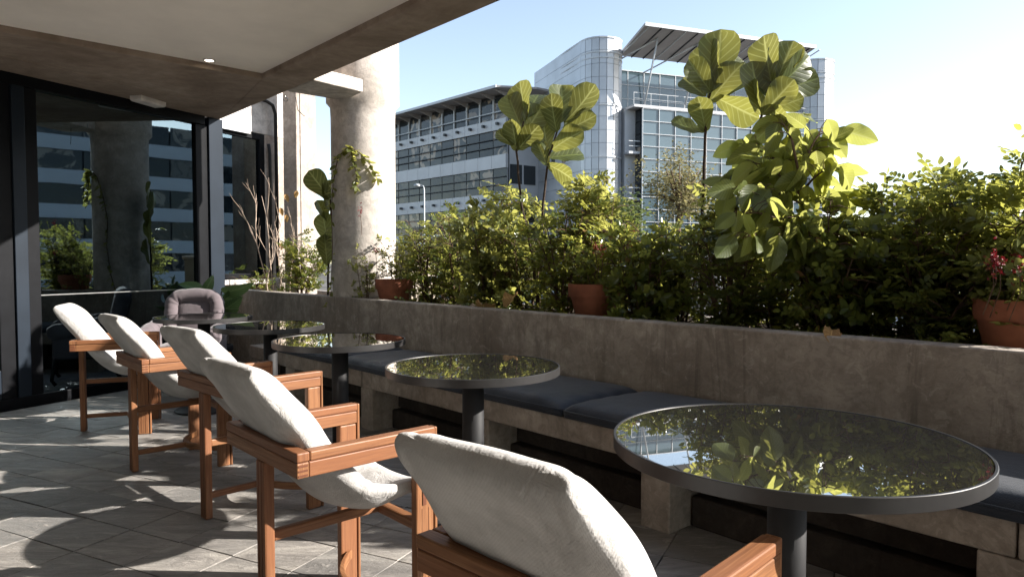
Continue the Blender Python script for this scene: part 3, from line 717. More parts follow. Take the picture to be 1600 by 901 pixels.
FIG = [leaf_mesh('leaf', 'leaf_fig', 14, 5, P_fig, .30, b, f, w, k, t) for k, (b, f, w, t) in enumerate([(.10, .25, .022, .1), (-.12, .3, .026, -.15), (.22, .2, .02, .2), (.02, .45, .03, 0), (-.25, .28, .022, .1)])]
BROAD = [leaf_mesh('leaf', 'leaf_big', 12, 4, P_broad, .30, b, f, w, 20 + k, t) for k, (b, f, w, t) in enumerate([(.12, .22, .018, .1), (.25, .15, .02, -.15), (-.05, .3, .018, .1), (.3, .2, .022, .15)])]
RUB = [leaf_mesh('leaf', 'leaf_rubber', 10, 4, P_ovate, .27, b, f, .008, 40 + k, 0) for k, (b, f) in enumerate([(.25, .3), (.4, .2), (.1, .4)])]
def put_leaf(meshes, base, tip, parent, face=None, tw=0, k=None, wide=1.0):
    d = tip - base; L = d.length; n = Vector(face) if face is not None else (Vector((0, 0, CAMZ)) - base).normalized()
    if tw: n = Quaternion(d.normalized(), R(tw)) @ n
    B = basis(d, n); o = link('leaf', rng.choice(meshes) if k is None else meshes[k % len(meshes)], parent)
    Mx = Matrix(((B[0, 0] * wide, B[0, 1], B[0, 2], 0), (B[1, 0] * wide, B[1, 1], B[1, 2], 0), (B[2, 0] * wide, B[2, 1], B[2, 2], 0), (0, 0, 0, 1)))
    o.matrix_local = Matrix.Translation(base - parent.location) @ Mx @ Matrix.Scale(L, 4); return o
SOIL = .70
def fig(label, Y, stems, leaves, b0):
    g = thing('fiddle_leaf_fig', (b0.x, b0.y, SOIL), 0, label, 'plant', 'fiddle-leaf figs in the planter')
    for st in stems:
        pts = [at(px, py, Y) - g.location for px, py in st]; pts = [Vector((0, 0, -.02))] + pts
        sm = []
        for i in range(len(pts) - 1):
            for k in range(5): sm.append(pts[i].lerp(pts[i + 1], k / 5) + Vector((rng.uniform(-.004, .004), rng.uniform(-.004, .004), 0)))
        sm.append(pts[-1]); n = len(sm)
        MB().tube(sm, [.013 * (1 - .55 * i / n) for i in range(n)], 7).build('stem', 'dark_stem', g, smooth=True)
    for k, (bx, by, tx, ty, dy, tw) in enumerate(leaves):
        b = at(bx, by, Y + rng.uniform(-.02, .02)); t = at(tx, ty, Y + dy); nrm = Matrix.Rotation(R(-16), 3, 'Z') @ (Vector((0, 0, CAMZ)) - b).normalized(); put_leaf(FIG, b, t, g, face=nrm, tw=tw * .8 + rng.uniform(-8, 8), k=k)
YB, YC, YA = 4.20, 3.95, 5.25
fig('tall fiddle-leaf fig on a single bare stem in front of the glass atrium', YB, [[(1097, 420), (1098, 330), (1101, 215), (1106, 160), (1112, 128)]],
    [(1113, 142, 1097, 62, .10, -12), (1112, 145, 1073, 94, -.05, 20), (1108, 161, 1156, 95, -.10, -8), (1103, 151, 1067, 122, .12, 35), (1103, 207, 1092, 147, -.06, 10), (1119, 152, 1183, 187, -.12, 25),
     (1102, 207, 1047, 195, .05, 60), (1118, 142, 1154, 79, .16, -30), (1121, 152, 1166, 98, .08, 40), (1115, 140, 1127, 63, .14, 25)], pxb(1097, 3.62))
fig('tall fiddle-leaf fig beside the big-leaved plant, highest of the planter', YC, [[(1142, 420), (1150, 320), (1172, 240), (1190, 182), (1205, 128)]],
    [(1206, 132, 1189, 53, .06, -10), (1211, 132, 1239, 68, .05, 15), (1213, 137, 1276, 87, -.02, 62), (1190, 180, 1241, 124, -.10, -5), (1221, 142, 1265, 125, .12, 40), (1205, 170, 1257, 154, -.08, 30),
     (1191, 174, 1171, 101, .08, 50), (1189, 180, 1167, 127, .0, -45), (1196, 180, 1268, 179, -.12, 80), (1196, 152, 1197, 104, .15, 55), (1200, 165, 1228, 190, -.15, 50)], pxb(1142, 3.68))
fig('two-headed fiddle-leaf fig rising in front of the banded office wing', YA, [[(832, 400), (815, 320), (807, 236), (818, 190)], [(846, 400), (848, 320), (856, 250), (872, 200)]],
    [(813, 196, 791, 144, .10, 15), (820, 192, 817, 130, .12, -20), (826, 184, 840, 135, .2, 20), (808, 237, 799, 186, -.08, -12), (803, 227, 774, 209, .0, 55), (813, 222, 848, 163, .0, 20), (809, 234, 843, 193, -.12, 15),
     (870, 207, 857, 147, -.10, 5), (877, 192, 878, 132, .12, 30), (881, 192, 935, 142, .02, -15), (881, 198, 918, 170, .14, 30), (878, 207, 933, 183, -.04, -30), (862, 234, 906, 203, -.15, 0),
     (856, 260, 839, 224, .06, 25), (855, 257, 903, 277, -.1, 35), (857, 247, 913, 237, .1, -55), (856, 237, 847, 188, .1, 40)], pxb(842, 3.75))
YS = 6.75
fig('young fiddle-leaf fig with torn leaves leaning on the round column', YS, [[(512, 440), (515, 380), (517, 300)]],
    [(517, 312, 481, 266, -.05, 10), (514, 347, 493, 315, .0, 55), (515, 382, 499, 333, -.08, -15), (511, 414, 507, 366, -.05, 25), (514, 330, 512, 285, .1, 60)], at(512, 455, YS))

# --- broad-leaved plant
bp = pxb(1248, 3.55); bl = thing('broad_leaved_plant', (bp.x, bp.y, SOIL), 0, 'big broad-leaved plant with drooping yellow-green leaves behind the wall', 'plant')
YD = bp.y
main = [(1262, 490), (1256, 420), (1260, 350), (1250, 280), (1238, 222)]
pts = [Vector((0, 0, -.02))] + [at(x, y, YD) - bl.location for x, y in main]
sm = [pts[i].lerp(pts[i + 1], k / 4) for i in range(len(pts) - 1) for k in range(4)] + [pts[-1]]
MB().tube(sm, [.015 * (1 - .6 * i / len(sm)) for i in range(len(sm))], 7).build('stem', 'bark', bl, smooth=True)
brs = [((1252, 290), (1200, 225), (1165, 235)), ((1250, 280), (1268, 215), (1285, 208)), ((1256, 320), (1200, 290), (1160, 300)), ((1254, 300), (1280, 262), (1296, 268)), ((1240, 230), (1235, 205), (1225, 196)), ((1258, 350), (1290, 335), (1308, 352)), ((1254, 310), (1290, 300), (1312, 312)), ((1258, 380), (1280, 372), (1296, 388)), ((1252, 300), (1190, 262), (1158, 282)), ((1258, 360), (1215, 330), (1180, 345)), ((1258, 370), (1230, 350), (1200, 375)), ((1255, 310), (1215, 262), (1185, 262)), ((1250, 270), (1265, 238), (1276, 228))]
brs += [((1257, 400), (1205, 352), (1160, 372)), ((1257, 385), (1238, 345), (1222, 368)), ((1258, 365), (1185, 318), (1150, 338)), ((1256, 395), (1290, 365), (1310, 385))]
for k, br in enumerate(brs):
    dy = [0, rng.uniform(-.12, .2)] if k < len(brs) - 4 else [0, -.16]; dy.append(dy[1] * 1.5)
    q = [at(x, y, YD + dy[i]) for i, (x, y) in enumerate(br)]
    cv = [q[0].lerp(q[1], t / 8).lerp(q[1].lerp(q[2], t / 8), t / 8) for t in range(9)]
    MB().tube([c - bl.location for c in cv], [.007 * (1 - .07 * i) for i in range(9)], 6).build('branch', 'bark', bl, smooth=True)
    for j, c in enumerate(cv[2:]):
        for z in range(2):
            out = (cv[-1] - cv[0]).normalized(); a = rng.uniform(-1, 1)
            d = (out * rng.uniform(.1, .7) + Vector((a * .7, rng.uniform(-.6, .6), rng.uniform(-1.5, -.1)))).normalized() * rng.uniform(.115, .19)
            pe = c + (out * .3 + Vector((a, rng.uniform(-.8, .8), rng.uniform(-.1, .5)))).normalized() * rng.uniform(.03, .11); MB().tube([c - bl.location, c.lerp(pe, .5) + Vector((0, 0, .012)) - bl.location, pe - bl.location], .0022, 4).build('petiole', 'bark', bl); c0_ = c; c = pe
            nrm = (Vector((.8, .45, .5)) + Vector((rng.uniform(-.6, .6), rng.uniform(-.6, .6), rng.uniform(-.4, .4))))
            put_leaf(BROAD, c, c + d, bl, face=nrm); c = c0_

# --- shrubs of small pinnate leaves
def leaflet_poly(L, wd, o, d, sd, fold):
    """folded leaflet from o along d with side vector sd"""
    n = np.cross(sd, d); prof = [(.22, .70), (.50, 1.0), (.80, .62)]
    v = [o] + [o + d * L * t + sd * wd * w + n * fold * wd * w for t, w in prof] + [o + d * L] + [o + d * L * t - sd * wd * w + n * fold * wd * w for t, w in reversed(prof)]
    return v, [(0, 1, 2, 3, 4), (0, 4, 5, 6, 7)]
def pinnate(pairs, ll, lw, ang, droop, seed):
    r = np.random.default_rng(seed); V = []; F = []
    def addl(o, d, nrm, L):
        d = d / np.linalg.norm(d); sd = np.cross(d, nrm); sd /= np.linalg.norm(sd); v, f = leaflet_poly(L, lw * L / ll, o, d, sd, .35); b = len(V); V.extend(v); F.extend([tuple(i + b for i in q) for q in f])
    for k in range(pairs):
        y = .22 + .68 * k / pairs
        for sg in (-1, 1):
            o = np.array((0, y + r.uniform(-.02, .02), -droop * y * y)); d = np.array((sg * math.sin(ang), math.cos(ang), r.uniform(-.35, .12)))
            addl(o, d, np.array((r.uniform(-.35, .35), r.uniform(-.3, .3), 1.)), ll * r.uniform(.8, 1.1) * (1 - .25 * abs(k / pairs - .4)))
    addl(np.array((0, .92, -droop * .85)), np.array((r.uniform(-.2, .2), 1, -.2)), np.array((0, .1, 1.)), ll)
    b = len(V); V.extend([np.array((-.008, 0, 0)), np.array((.008, 0, 0)), np.array((.005, .95, -droop * .9)), np.array((-.005, .95, -droop * .9))]); F.append((b, b + 1, b + 2, b + 3))
    return np.array(V), F
PIN = [pinnate(4, .36, .095, R(58), .12, 1), pinnate(3, .42, .125, R(62), .2, 2), pinnate(5, .30, .075, R(60), .08, 3)]
def whorl(n, L, wd, seed):
    r = np.random.default_rng(seed); V = []; F = []
    for k in range(n):
        a = k * 2.4; y = .1 + .8 * k / n; d = np.array((math.cos(a), .55 + .4 * k / n, math.sin(a))); d /= np.linalg.norm(d); sd = np.cross(d, np.array((-math.cos(a) * .5, 1, -math.sin(a) * .5))); sd /= np.linalg.norm(sd)
        v, f = leaflet_poly(L * r.uniform(.75, 1.1), wd, np.array((0, y, 0)), d, sd, .3); b = len(V); V.extend(v); F.extend([tuple(i + b for i in q) for q in f])
    return np.array(V), F
WHO = [whorl(7, .5, .13, 5), whorl(9, .42, .12, 6)]
def shrub(name, label, base, H, rad, nst, leaves, tmpl, lsize, mat, group=None, parent=None, lean=(0, 0), twig=.22, low=.12, stem='bark', cat='shrub', sr=.008, seed=0, wt=.75):
    r = random.Random(seed * 31 + 5); nr = np.random.default_rng(seed + 100)
    root = parent or thing(name, base, 0, label, cat, group)
    off = Vector((0, 0, 0)) if parent is None else Vector(base)
    stems = MB(); nodes = []
    for k in range(nst):
        a = 2 * math.pi * (k + r.random()) / nst; rr = rad * math.sqrt(r.uniform(.05, 1)); h = H * (1 - .38 * (rr / rad) ** 1.6) * r.uniform(.86, 1.0)
        p0 = off + Vector((math.cos(a) * rad * .12, math.sin(a) * rad * .12, -.02)); p2 = off + Vector((math.cos(a) * rr + lean[0] * h, math.sin(a) * rr + lean[1] * h, h)); p1 = (p0 + p2) / 2 + Vector((-math.cos(a) * rad * .15 + r.uniform(-.06, .06), -math.sin(a) * rad * .15 + r.uniform(-.06, .06), h * .08))
        path = [p0.lerp(p1, t / 10).lerp(p1.lerp(p2, t / 10), t / 10) for t in range(11)]
        stems.tube(path, [sr * (1 - .8 * t / 10) for t in range(11)], 5)
        for t in range(1, 11):
            if t / 10 < low: continue
            c = path[t]; nodes.append((c, (path[t] - path[t - 1]).normalized(), .7))
            for q in range(2):
                aa = r.uniform(0, 6.283); L = twig * r.uniform(.5, 1.1) * (1.15 - .5 * t / 10); d = Vector((math.cos(aa), math.sin(aa), r.uniform(-.1, .9))).normalized(); e = c + d * L + Vector((0, 0, -.02))
                m = c.lerp(e, .5) + Vector((0, 0, .015)); stems.tube([c, m, e], [sr * .35, sr * .25, sr * .12], 4)
                for f in (.35, .6, .8, 1.0): nodes.append((c.lerp(e, f), d, 1))
    stems.build('stems', stem, root, smooth=True)
    pw_ = np.array([max(.12, 1.3 - wt * (c.z - off.z) / H) for c, _, _ in nodes]); idx = nr.choice(len(nodes), size=leaves, p=pw_ / pw_.sum()); groups = {}
    for i in idx:
        c, d, _ = nodes[i]; aa = r.uniform(0, 6.283); dirn = (np.array(d) * r.uniform(.2, 1) + np.array((math.cos(aa), math.sin(aa), r.uniform(-.35, .55))) * .9)
        nrm = np.array((.45 + r.gauss(0, .75), .25 + r.gauss(0, .75), .9)); B = basis(dirn, nrm) * lsize * r.uniform(.7, 1.2)
        groups.setdefault(r.randrange(len(tmpl)), []).append((B, (c.x + r.uniform(-.012, .012), c.y + r.uniform(-.012, .012), c.z + r.uniform(-.012, .012))))
    for g, lst in sorted(groups.items()):
        o = instance('foliage', tmpl[g][0], tmpl[g][1], [b for b, _ in lst], [l for _, l in lst], mat, root); o['kind'] = 'stuff'
    return root
def topz(px, y, Y): return at(px, y, Y).z
ORD = ['first', 'second', 'third', 'fourth', 'fifth', 'sixth', 'seventh', 'eighth', 'ninth', 'tenth', 'eleventh', 'twelfth', 'thirteenth', 'fourteenth', 'fifteenth', 'sixteenth', 'seventeenth', 'eighteenth']
front = [(668, 362, .30, 330, 1), (716, 322, .36, 520, 0), (768, 318, .36, 560, 0), (822, 330, .36, 540, 0), (880, 300, .34, 520, 0), (940, 318, .34, 520, 0), (1003, 345, .34, 480, 1), (1062, 352, .34, 500, 0), (1135, 340, .34, 520, 1), (1215, 372, .32, 460, 1), (1300, 325, .34, 520, 1), (1375, 325, .34, 540, 0), (1455, 345, .33, 520, 1), (1530, 345, .33, 520, 1), (1625, 330, .33, 480, 0)]
for k, (px, ty, rad, n, dk) in enumerate(front):
    rad *= .82; b = 3.50 + (.20 if k % 2 else 0); p = pxb(px, b); H = (topz(px, ty, p.y) - SOIL) * 1.13
    shrub('hedge_shrub', 'dense small-leaved green hedge shrub, %s from the round column along the planter' % ORD[k], (p.x, p.y, SOIL), H, rad, 9, int(n * .64), [PIN[:2], PIN, WHO + PIN[1:2], PIN[2:]][k % 4], [.105, .095, .125, .10][k % 4], ['leaf_hedge', 'leaf_hedge_dark', 'leaf_pale', 'leaf_hedge'][(k * 7 + dk) % 4], 'hedge shrubs filling the planter', seed=k, low=.08, sr=.010)
back = [(700, 330, .40, 480), (800, 312, .40, 520), (905, 325, .40, 520), (1030, 350, .40, 480), (1170, 330, .40, 480), (1330, 335, .40, 520), (1490, 345, .40, 520), (1600, 320, .40, 400)]
for k, (px, ty, rad, n) in enumerate(back):
    p = pxb(px, 4.10); H = topz(px, ty, p.y) - SOIL
    shrub('hedge_shrub', 'pale green shrub at the back of the planter, %s from the left' % ORD[k], (p.x, p.y, SOIL), H, rad, 8, int(n * .42), PIN[1:], .115, 'leaf_pale', 'shrubs at the back of the planter', seed=40 + k)
# taller individual shrubs that break the skyline
for k, (px, b, ty, rad, nst, n, mat, lab) in enumerate([
    (800, 3.75, 226, .17, 4, 150, 'leaf_pale', 'slim pale-leaved sapling reaching up beside the two-headed fig'),
    (925, 3.7, 244, .26, 5, 230, 'leaf_pale', 'airy pale-leaved shrub rising right of the two-headed fig'),
    (1412, 3.8, 236, .26, 6, 260, 'leaf_hedge_dark', 'dark leafy shrub poking into the white sky right of the broad-leaved plant'),
    (1568, 3.6, 192, .30, 7, 460, 'leaf_hedge', 'tallest leafy shrub at the right edge above the flower pot'),
    (1498, 3.9, 275, .22, 4, 130, 'leaf_hedge', 'light leafy shrub between the two dark shrubs at the right'),
    (1172, 3.8, 200, .20, 5, 240, 'leaf_pale', 'climbing shrub with yellow blossoms under the highest fig')]):
    p = pxb(px, b); H = topz(px, ty, p.y) - SOIL
    shrub('tall_shrub', lab, (p.x, p.y, SOIL), H, rad, nst, n, PIN[:2], .12, mat, seed=80 + k, low=.35, twig=.2, wt=-.6)
# low ground cover along the inside of the wall
gc = []; r = random.Random(12)
for k in range(420):
    s_ = r.uniform(-5.3, 1.6); b_ = 3.17 + abs(r.gauss(0, .10)); p = T(s_, b_, .70 + r.uniform(0, .09)); aa = r.uniform(0, 6.28)
    gc.append((basis((math.cos(aa), math.sin(aa), r.uniform(-.1, .8)), (r.gauss(0, .4), r.gauss(0, .4), 1)) * r.uniform(.06, .11), (p.x, p.y, p.z)))
o = instance('ground_cover', PIN[1][0], PIN[1][1], [g[0] for g in gc], [g[1] for g in gc], 'leaf_hedge_dark', None); tag(o, 'low dark leafy ground cover along the top of the planter wall', 'ground cover', kind='stuff')

# bush and bare twigs beside the pillar
p = pxb(472, 3.45); shrub('small_bush', 'small sunlit bush at the far left end of the planter', (p.x, p.y, SOIL), topz(472, 362, p.y) - SOIL, .30, 8, 380, PIN, .10, 'leaf_hedge', seed=121)
p = pxb(400, 3.40); shrub('small_bush', 'low dark bush under the dark window at the planter end', (p.x, p.y, SOIL), .36, .26, 6, 120, PIN, .10, 'leaf_hedge_dark', seed=122)
p = pxb(425, 3.35); tw = thing('bare_shrub', (p.x, p.y, SOIL), 0, 'leafless pale twiggy shrub in front of the dark window', 'shrub'); r = random.Random(5); mbt = MB()
def branch(p0, d, L, rad, lvl):
    pts = [p0]; dd = d.copy()
    for k in range(5): dd = (dd + Vector((r.uniform(-.16, .16), r.uniform(-.16, .16), r.uniform(-.02, .12)))).normalized(); pts.append(pts[-1] + dd * L / 5)
    mbt.tube(pts, [rad * (1 - .12 * k) for k in range(6)], 5)
    if lvl < 3:
        for k in range(2, 6):
            if r.random() < .75: a = r.uniform(0, 6.28); branch(pts[k], (dd * 1.0 + Vector((math.cos(a), math.sin(a), .35)) * .6).normalized(), L * r.uniform(.22, .48), rad * .55, lvl + 1)
for k, (x, L) in enumerate([(-.10, .9), (-.04, 1.15), (.03, 1.22), (.08, .7), (.13, .85), (.2, .75)]): branch(Vector((x, 0, -.02)), Vector((r.uniform(-.06, .06), r.uniform(-.06, .06), 1)).normalized(), L, .008, 1)
mbt.build('twigs', 'pale_twig', tw, smooth=True)
for k in range(5):
    b = at(r.uniform(425, 470), r.uniform(290, 420), p.y); put_leaf(RUB, b, b + Vector((r.uniform(-.05, .05), 0, -.10)), tw).data = leaf_mesh('dry_leaf', 'leaf_dead', 6, 2, P_ovate, .25, .6, .5, .02, 60 + k)

# climber on the column
cc = Vector((colc.x, colc.y, 0))
def on_col(px, z, r_=.312):
    u = (px - 800) / FPX; d = Vector((u, 1, 0)).normalized(); c = Vector((cc.x, cc.y, 0)); t = c.dot(d); q = c - d * t; h = r_ * r_ - q.length_squared
    if h < 0: return c + (d * t - c).normalized() * r_ + Vector((0, 0, z))
    return d * (t - math.sqrt(h)) + Vector((0, 0, z))
vn = thing('climbing_vine', (cc.x, cc.y, SOIL), 0, 'thin climbing vine with small leaves hanging on the round column', 'vine'); r = random.Random(9)
vp = [on_col(px, z) for px, z in ((516, .72), (518, 1.0), (520, 1.3), (519, 1.6), (522, 1.85), (530, 2.08), (548, 2.16), (565, 2.10), (580, 2.0), (592, 1.86))]
hang = [on_col(px, z, .33) for px, z in ((548, 2.16), (553, 2.05), (558, 1.92), (560, 1.78))]
vm = MB(); vl = []
for path in (vp, hang):
    fp = [path[i].lerp(path[i + 1], k / 6) for i in range(len(path) - 1) for k in range(6)] + [path[-1]]
    vm.tube([q - vn.location for q in fp], .0045, 5)
    for i, q in enumerate(fp):
        for z in range(1 if q.z < 1.75 else 2):
            out = (Vector((q.x, q.y, 0)) - cc).normalized(); a = r.uniform(-1, 1); d = out * r.uniform(.2, .9) + Vector((a, r.uniform(-.3, .3), r.uniform(-.9, .1)))
            vl.append((basis(d, Vector((r.gauss(0, .4), r.gauss(0, .4), 1))) * r.uniform(.055, .085), tuple(q - vn.location)))
vm.build('stem', 'bark', vn, smooth=True); lv = leaflet_poly(1, .27, np.zeros(3), np.array((0, 1., 0)), np.array((1., 0, 0)), .35)
o = instance('foliage', lv[0], lv[1], [a for a, b in vl], [b for a, b in vl], 'leaf_pale', vn); o['kind'] = 'stuff'

# terracotta pots with flowering plants
def pot(px, b, rimy, r0, label, seed, flowers, ph, n, prad, mat='leaf_hedge'):
    p = pxb(px, b); z = topz(px, rimy, p.y); h = z - SOIL
    t = thing('flower_pot', (p.x, p.y, SOIL), 0, label, 'potted plant', 'terracotta pots in the planter')
    MB().lathe([(r0 * .62, .0), (r0 * .90, h - .085), (r0 * .885, h - .08), (r0 * .83, h - .08), (r0 * .6, .02)], 48, cap=False).build('pot', 'terracotta', t, smooth=True, split=1)
    MB().lathe([(r0 * .86, h - .084), (r0 * .975, h - .084), (r0 * .985, h - .078), (r0, h - .006), (r0 * .99, h), (r0 * .93, h), (r0 * .92, h - .006), (r0 * .88, h - .06)], 48, cap=False).build('rim', 'terracotta', t, smooth=True, split=1)
    MB().lathe([(.001, h - .05), (r0 * .9, h - .05)], 32, cap=False).build('soil', 'soil', t)
    if n: shrub('x', None, (0, 0, h - .06), ph, prad, 7, n, PIN + WHO, .075, mat, parent=t, seed=seed, twig=.12, sr=.005)
    r = random.Random(seed)
    for (fx, fy, dy) in flowers:                                 # each red flower head is a part of its own
        c = at(fx, fy, p.y + dy - .20) - t.location; fl = []
        for k in range(16): a = r.uniform(0, 6.28); fl.append((basis((math.cos(a), math.sin(a), r.uniform(-.6, .8)), (r.gauss(0, 1), r.gauss(0, 1), 1)) * r.uniform(.012, .022), (r.gauss(0, .008), r.gauss(0, .008), r.gauss(0, .022))))
        o = instance('flower_head', WHO[0][0], WHO[0][1], [x for x, y in fl], [y for x, y in fl], 'flower', t); o.location = c; o['kind'] = 'stuff'
        MB().tube([(0, 0, -.02), (.006, .004, -.09), (.0, .05, -.2)], .0022, 4).build('flower_stalk', 'bark', o)
pot(616, 3.32, 436, .168, 'terracotta pot with a thin leggy plant at the foot of the round column', 201, [(563, 330, .0), (587, 391, 0)], .52, 60, .18, 'leaf_pale')
pot(930, 3.46, 443, .178, 'terracotta pot with red flowers in the middle of the planter', 202, [(931, 386, 0), (940, 390, -.03), (984, 382, 0), (993, 374, .03), (978, 392, 0)], .36, 170, .20)
pot(1592, 3.40, 467, .155, 'terracotta pot with red flowers cut by the right edge of the picture', 203, [(1556, 402, 0), (1563, 415, 0), (1590, 405, .05), (1594, 420, .0), (1552, 410, .0)], .34, 170, .19, 'leaf_pale')
# leggy plants next to the first pot
p = pxb(572, 3.17); shrub('leggy_plant', 'thin leggy plant with sparse leaves against the column foot', (p.x, p.y, SOIL), .70, .14, 4, 46, PIN[:1] + WHO, .07, 'leaf_pale', seed=301, sr=.005, twig=.12, cat='plant')
p = pxb(648, 3.9); shrub('leggy_plant', 'loose yellowish shrub right of the column in front of the office wing', (p.x, p.y, SOIL), topz(648, 330, p.y) - SOIL, .22, 5, 150, PIN[1:2], .12, 'leaf_pale', seed=302, sr=.006, cat='plant')
p = pxb(648, 4.25); o = thing('pale_planter_box', (p.x, p.y, SOIL), TROT, 'pale square planter box behind the hedge near the column', 'planter box')
MB().box(-.16, .16, -.16, .16, 0, .46).build('box', 'pot_pale', o, bevel=.012); MB().box(-.18, .18, -.18, .18, .462, .505).build('rim', 'pot_pale', o, bevel=.01)
# dead leaves on the wall and in the soil
DEAD = [leaf_mesh('dead_leaf', 'leaf_dead', 10, 4, P_fig, .36, .55, .6, .06, 70), leaf_mesh('dead_leaf', 'leaf_dead', 10, 4, P_fig, .36, -.4, .8, .07, 71)]
for k, (px, py, ex, ey, L, lab) in enumerate([(752, 476, 785, 462, .20, 'curled dry brown leaf lying on the planter wall'), (790, 480, 806, 476, .15, 'smaller dry brown leaf beside the curled one on the planter wall'), (1300, 515, 1312, 520, .10, 'little dry leaf lying at the wall edge under the broad-leaved plant')]):
    p = atz(px, py, .835); q = atz(ex, ey, .86); o = link('fallen_leaf', DEAD[k % 2]); B = basis((q - p), (0.1, -.5, .8)) * L
    o.matrix_world = Matrix.Translation(p) @ Matrix([list(B[0]) + [0], list(B[1]) + [0], list(B[2]) + [0], [0, 0, 0, 1]]); tag(o, lab, 'leaf', 'dry fallen leaves on the planter wall')

# rubber plant behind the mauve armchair
p = at(338, 500, 6.75); rp = thing('rubber_plant', (p.x, p.y, 0), 0, 'green rubber plant in the corner behind the mauve armchair', 'plant')
MB().lathe([(.10, .0), (.14, .26), (.15, .27), (.15, .32), (.135, .32), (.12, .26)], 32).build('pot', 'black_metal', rp, smooth=True)
for bx, by, tx, ty, dy, tw_, k in [(318, 455, 280, 438, -.1, 40, 0), (320, 456, 333, 434, -.05, 10, 1), (322, 458, 300, 445, .1, 60, 2), (345, 486, 377, 470, -.1, 30, 0), (345, 484, 352, 456, .05, 10, 1), (340, 482, 372, 486, -.15, 70, 2), (346, 455, 390, 458, -.1, 55, 1), (348, 470, 386, 447, .05, 30, 0)]:
    Yl = p.y; b = at(bx, by, Yl); t = at(tx, ty, Yl + dy); put_leaf(RUB, b, t, rp, tw=tw_, k=k)
    MB().tube([Vector((0, 0, .3)), Vector((0, 0, .3)).lerp(b - rp.location, .6) + Vector((0, 0, .04)), b - rp.location], .006, 6).build('stem', 'bark', rp, smooth=True)

# ================================================================== OFFICE BUILDING
ob = thing('office_building', (-.58, 64.5, -4.6), R(-47), 'silver office block with banded windows, round towers and a slanted canopy roof', 'building')
ORG = ob.location.copy(); ORI = Matrix.Rotation(R(47), 4, 'Z')
def Z(z): return z + 4.6
def ob_part(name, mat, mb, parent=None, **k): return mb.build(name, mat, parent or ob, **k)
def Zw(z): return z + 4.6 - .65
XL = -28.0; bay = 2.0; nb = 14
ob_part('wing_core', 'dark_joint', MB().box(XL, -.05, .35, 16, 0, Zw(15.1)))
bands = [(14.07, 15.08), (10.49, 11.76), (6.92, 8.18), (3.35, 4.6), (-.2, 1.0)]
pm = {}
for z0, z1 in bands:
    key = round(z1 - z0, 2)
    me = pm.setdefault(key, MB().box(.015, bay - .015, 0, .33, 0.01, z1 - z0 - .01).mesh('panel', 'panel'))
    for k in range(nb): o = link('panel', me, ob); o.location = (XL + k * bay, 0, Zw(z0))
wins = [(11.76, 14.07), (8.18, 10.49), (4.6, 6.92), (1.0, 3.35)]
for z0, z1 in wins:
    me = MB().box(.04, bay - .04, .2, .24, 0.02, z1 - z0 - .02).mesh('window', 'pane'); mu = MB().box(-.025, .025, .16, .30, 0, z1 - z0).mesh('mullion', 'dark_steel')
    for k in range(nb):
        o = link('window', me, ob); o.location = (XL + k * bay, 0, Zw(z0)); o = link('mullion', mu, ob); o.location = (XL + k * bay, 0, Zw(z0))
    for f in (.32, .64):
        zz = Zw(z0 + (z1 - z0) * f); ob_part('sunshade_rail', 'dark_steel', MB().box(XL, 0, -.06, .06, zz, zz + .07))
# set-back top storey under its own eaves
me = MB().box(.06, bay - .06, .34, .38, 0, 2.0).mesh('window', 'pane'); mu = MB().box(-.07, .07, .2, .42, 0, 2.3).mesh('mullion', 'white_steel')
for k in range(nb):
    o = link('window', me, ob); o.location = (XL + k * bay, 0, Zw(15.1)); o = link('mullion', mu, ob); o.location = (XL + k * bay, 0, Zw(15.1))
ob_part('top_core', 'dark_joint', MB().box(XL, -.05, .45, 15, Zw(15.08), Zw(17.4)))
ob_part('balcony_rail', 'white_steel', MB().box(XL, 0, .05, .11, Zw(15.75), Zw(15.82)))
rf = ob_part('wing_roof', 'canopy', MB().add([(XL, -1.7, Zw(17.45)), (.6, -1.7, Zw(17.45)), (2.6, 1.5, Zw(17.45)), (2.6, 14, Zw(17.45)), (XL, 14, Zw(17.45)), (XL, -1.7, Zw(17.62)), (.6, -1.7, Zw(17.62)), (2.6, 1.5, Zw(17.62)), (2.6, 14, Zw(17.9)), (XL, 14, Zw(17.9))],
    [(0, 4, 3, 2, 1), (5, 6, 7, 8, 9), (0, 1, 6, 5), (1, 2, 7, 6), (2, 3, 8, 7), (3, 4, 9, 8), (4, 0, 5, 9)]))
ob_part('fascia', 'white_steel', MB().box(XL, .6, -1.76, -1.702, Zw(17.42), Zw(17.66)), rf)
bm = MB().add([(-.05, .42, -.55), (-.05, -1.6, -.06), (-.05, .42, -.002), (.05, .42, -.55), (.05, -1.6, -.06), (.05, .42, -.002)], [(0, 2, 1), (3, 4, 5), (0, 1, 4, 3), (1, 2, 5, 4), (2, 0, 3, 5)]).mesh('bracket', 'canopy')
for k in range(nb + 1): o = link('bracket', bm, rf); o.location = (XL + k * bay, 0, Zw(17.45))
lm = MB().box(-.11, .11, -.32, .0, -.12, .12).mesh('spotlight', 'dark_steel')
for z in (14.62, 7.6):
    for k in range(nb): o = link('spotlight', lm, ob); o.location = (XL + (k + .5) * bay, 0, Zw(z))
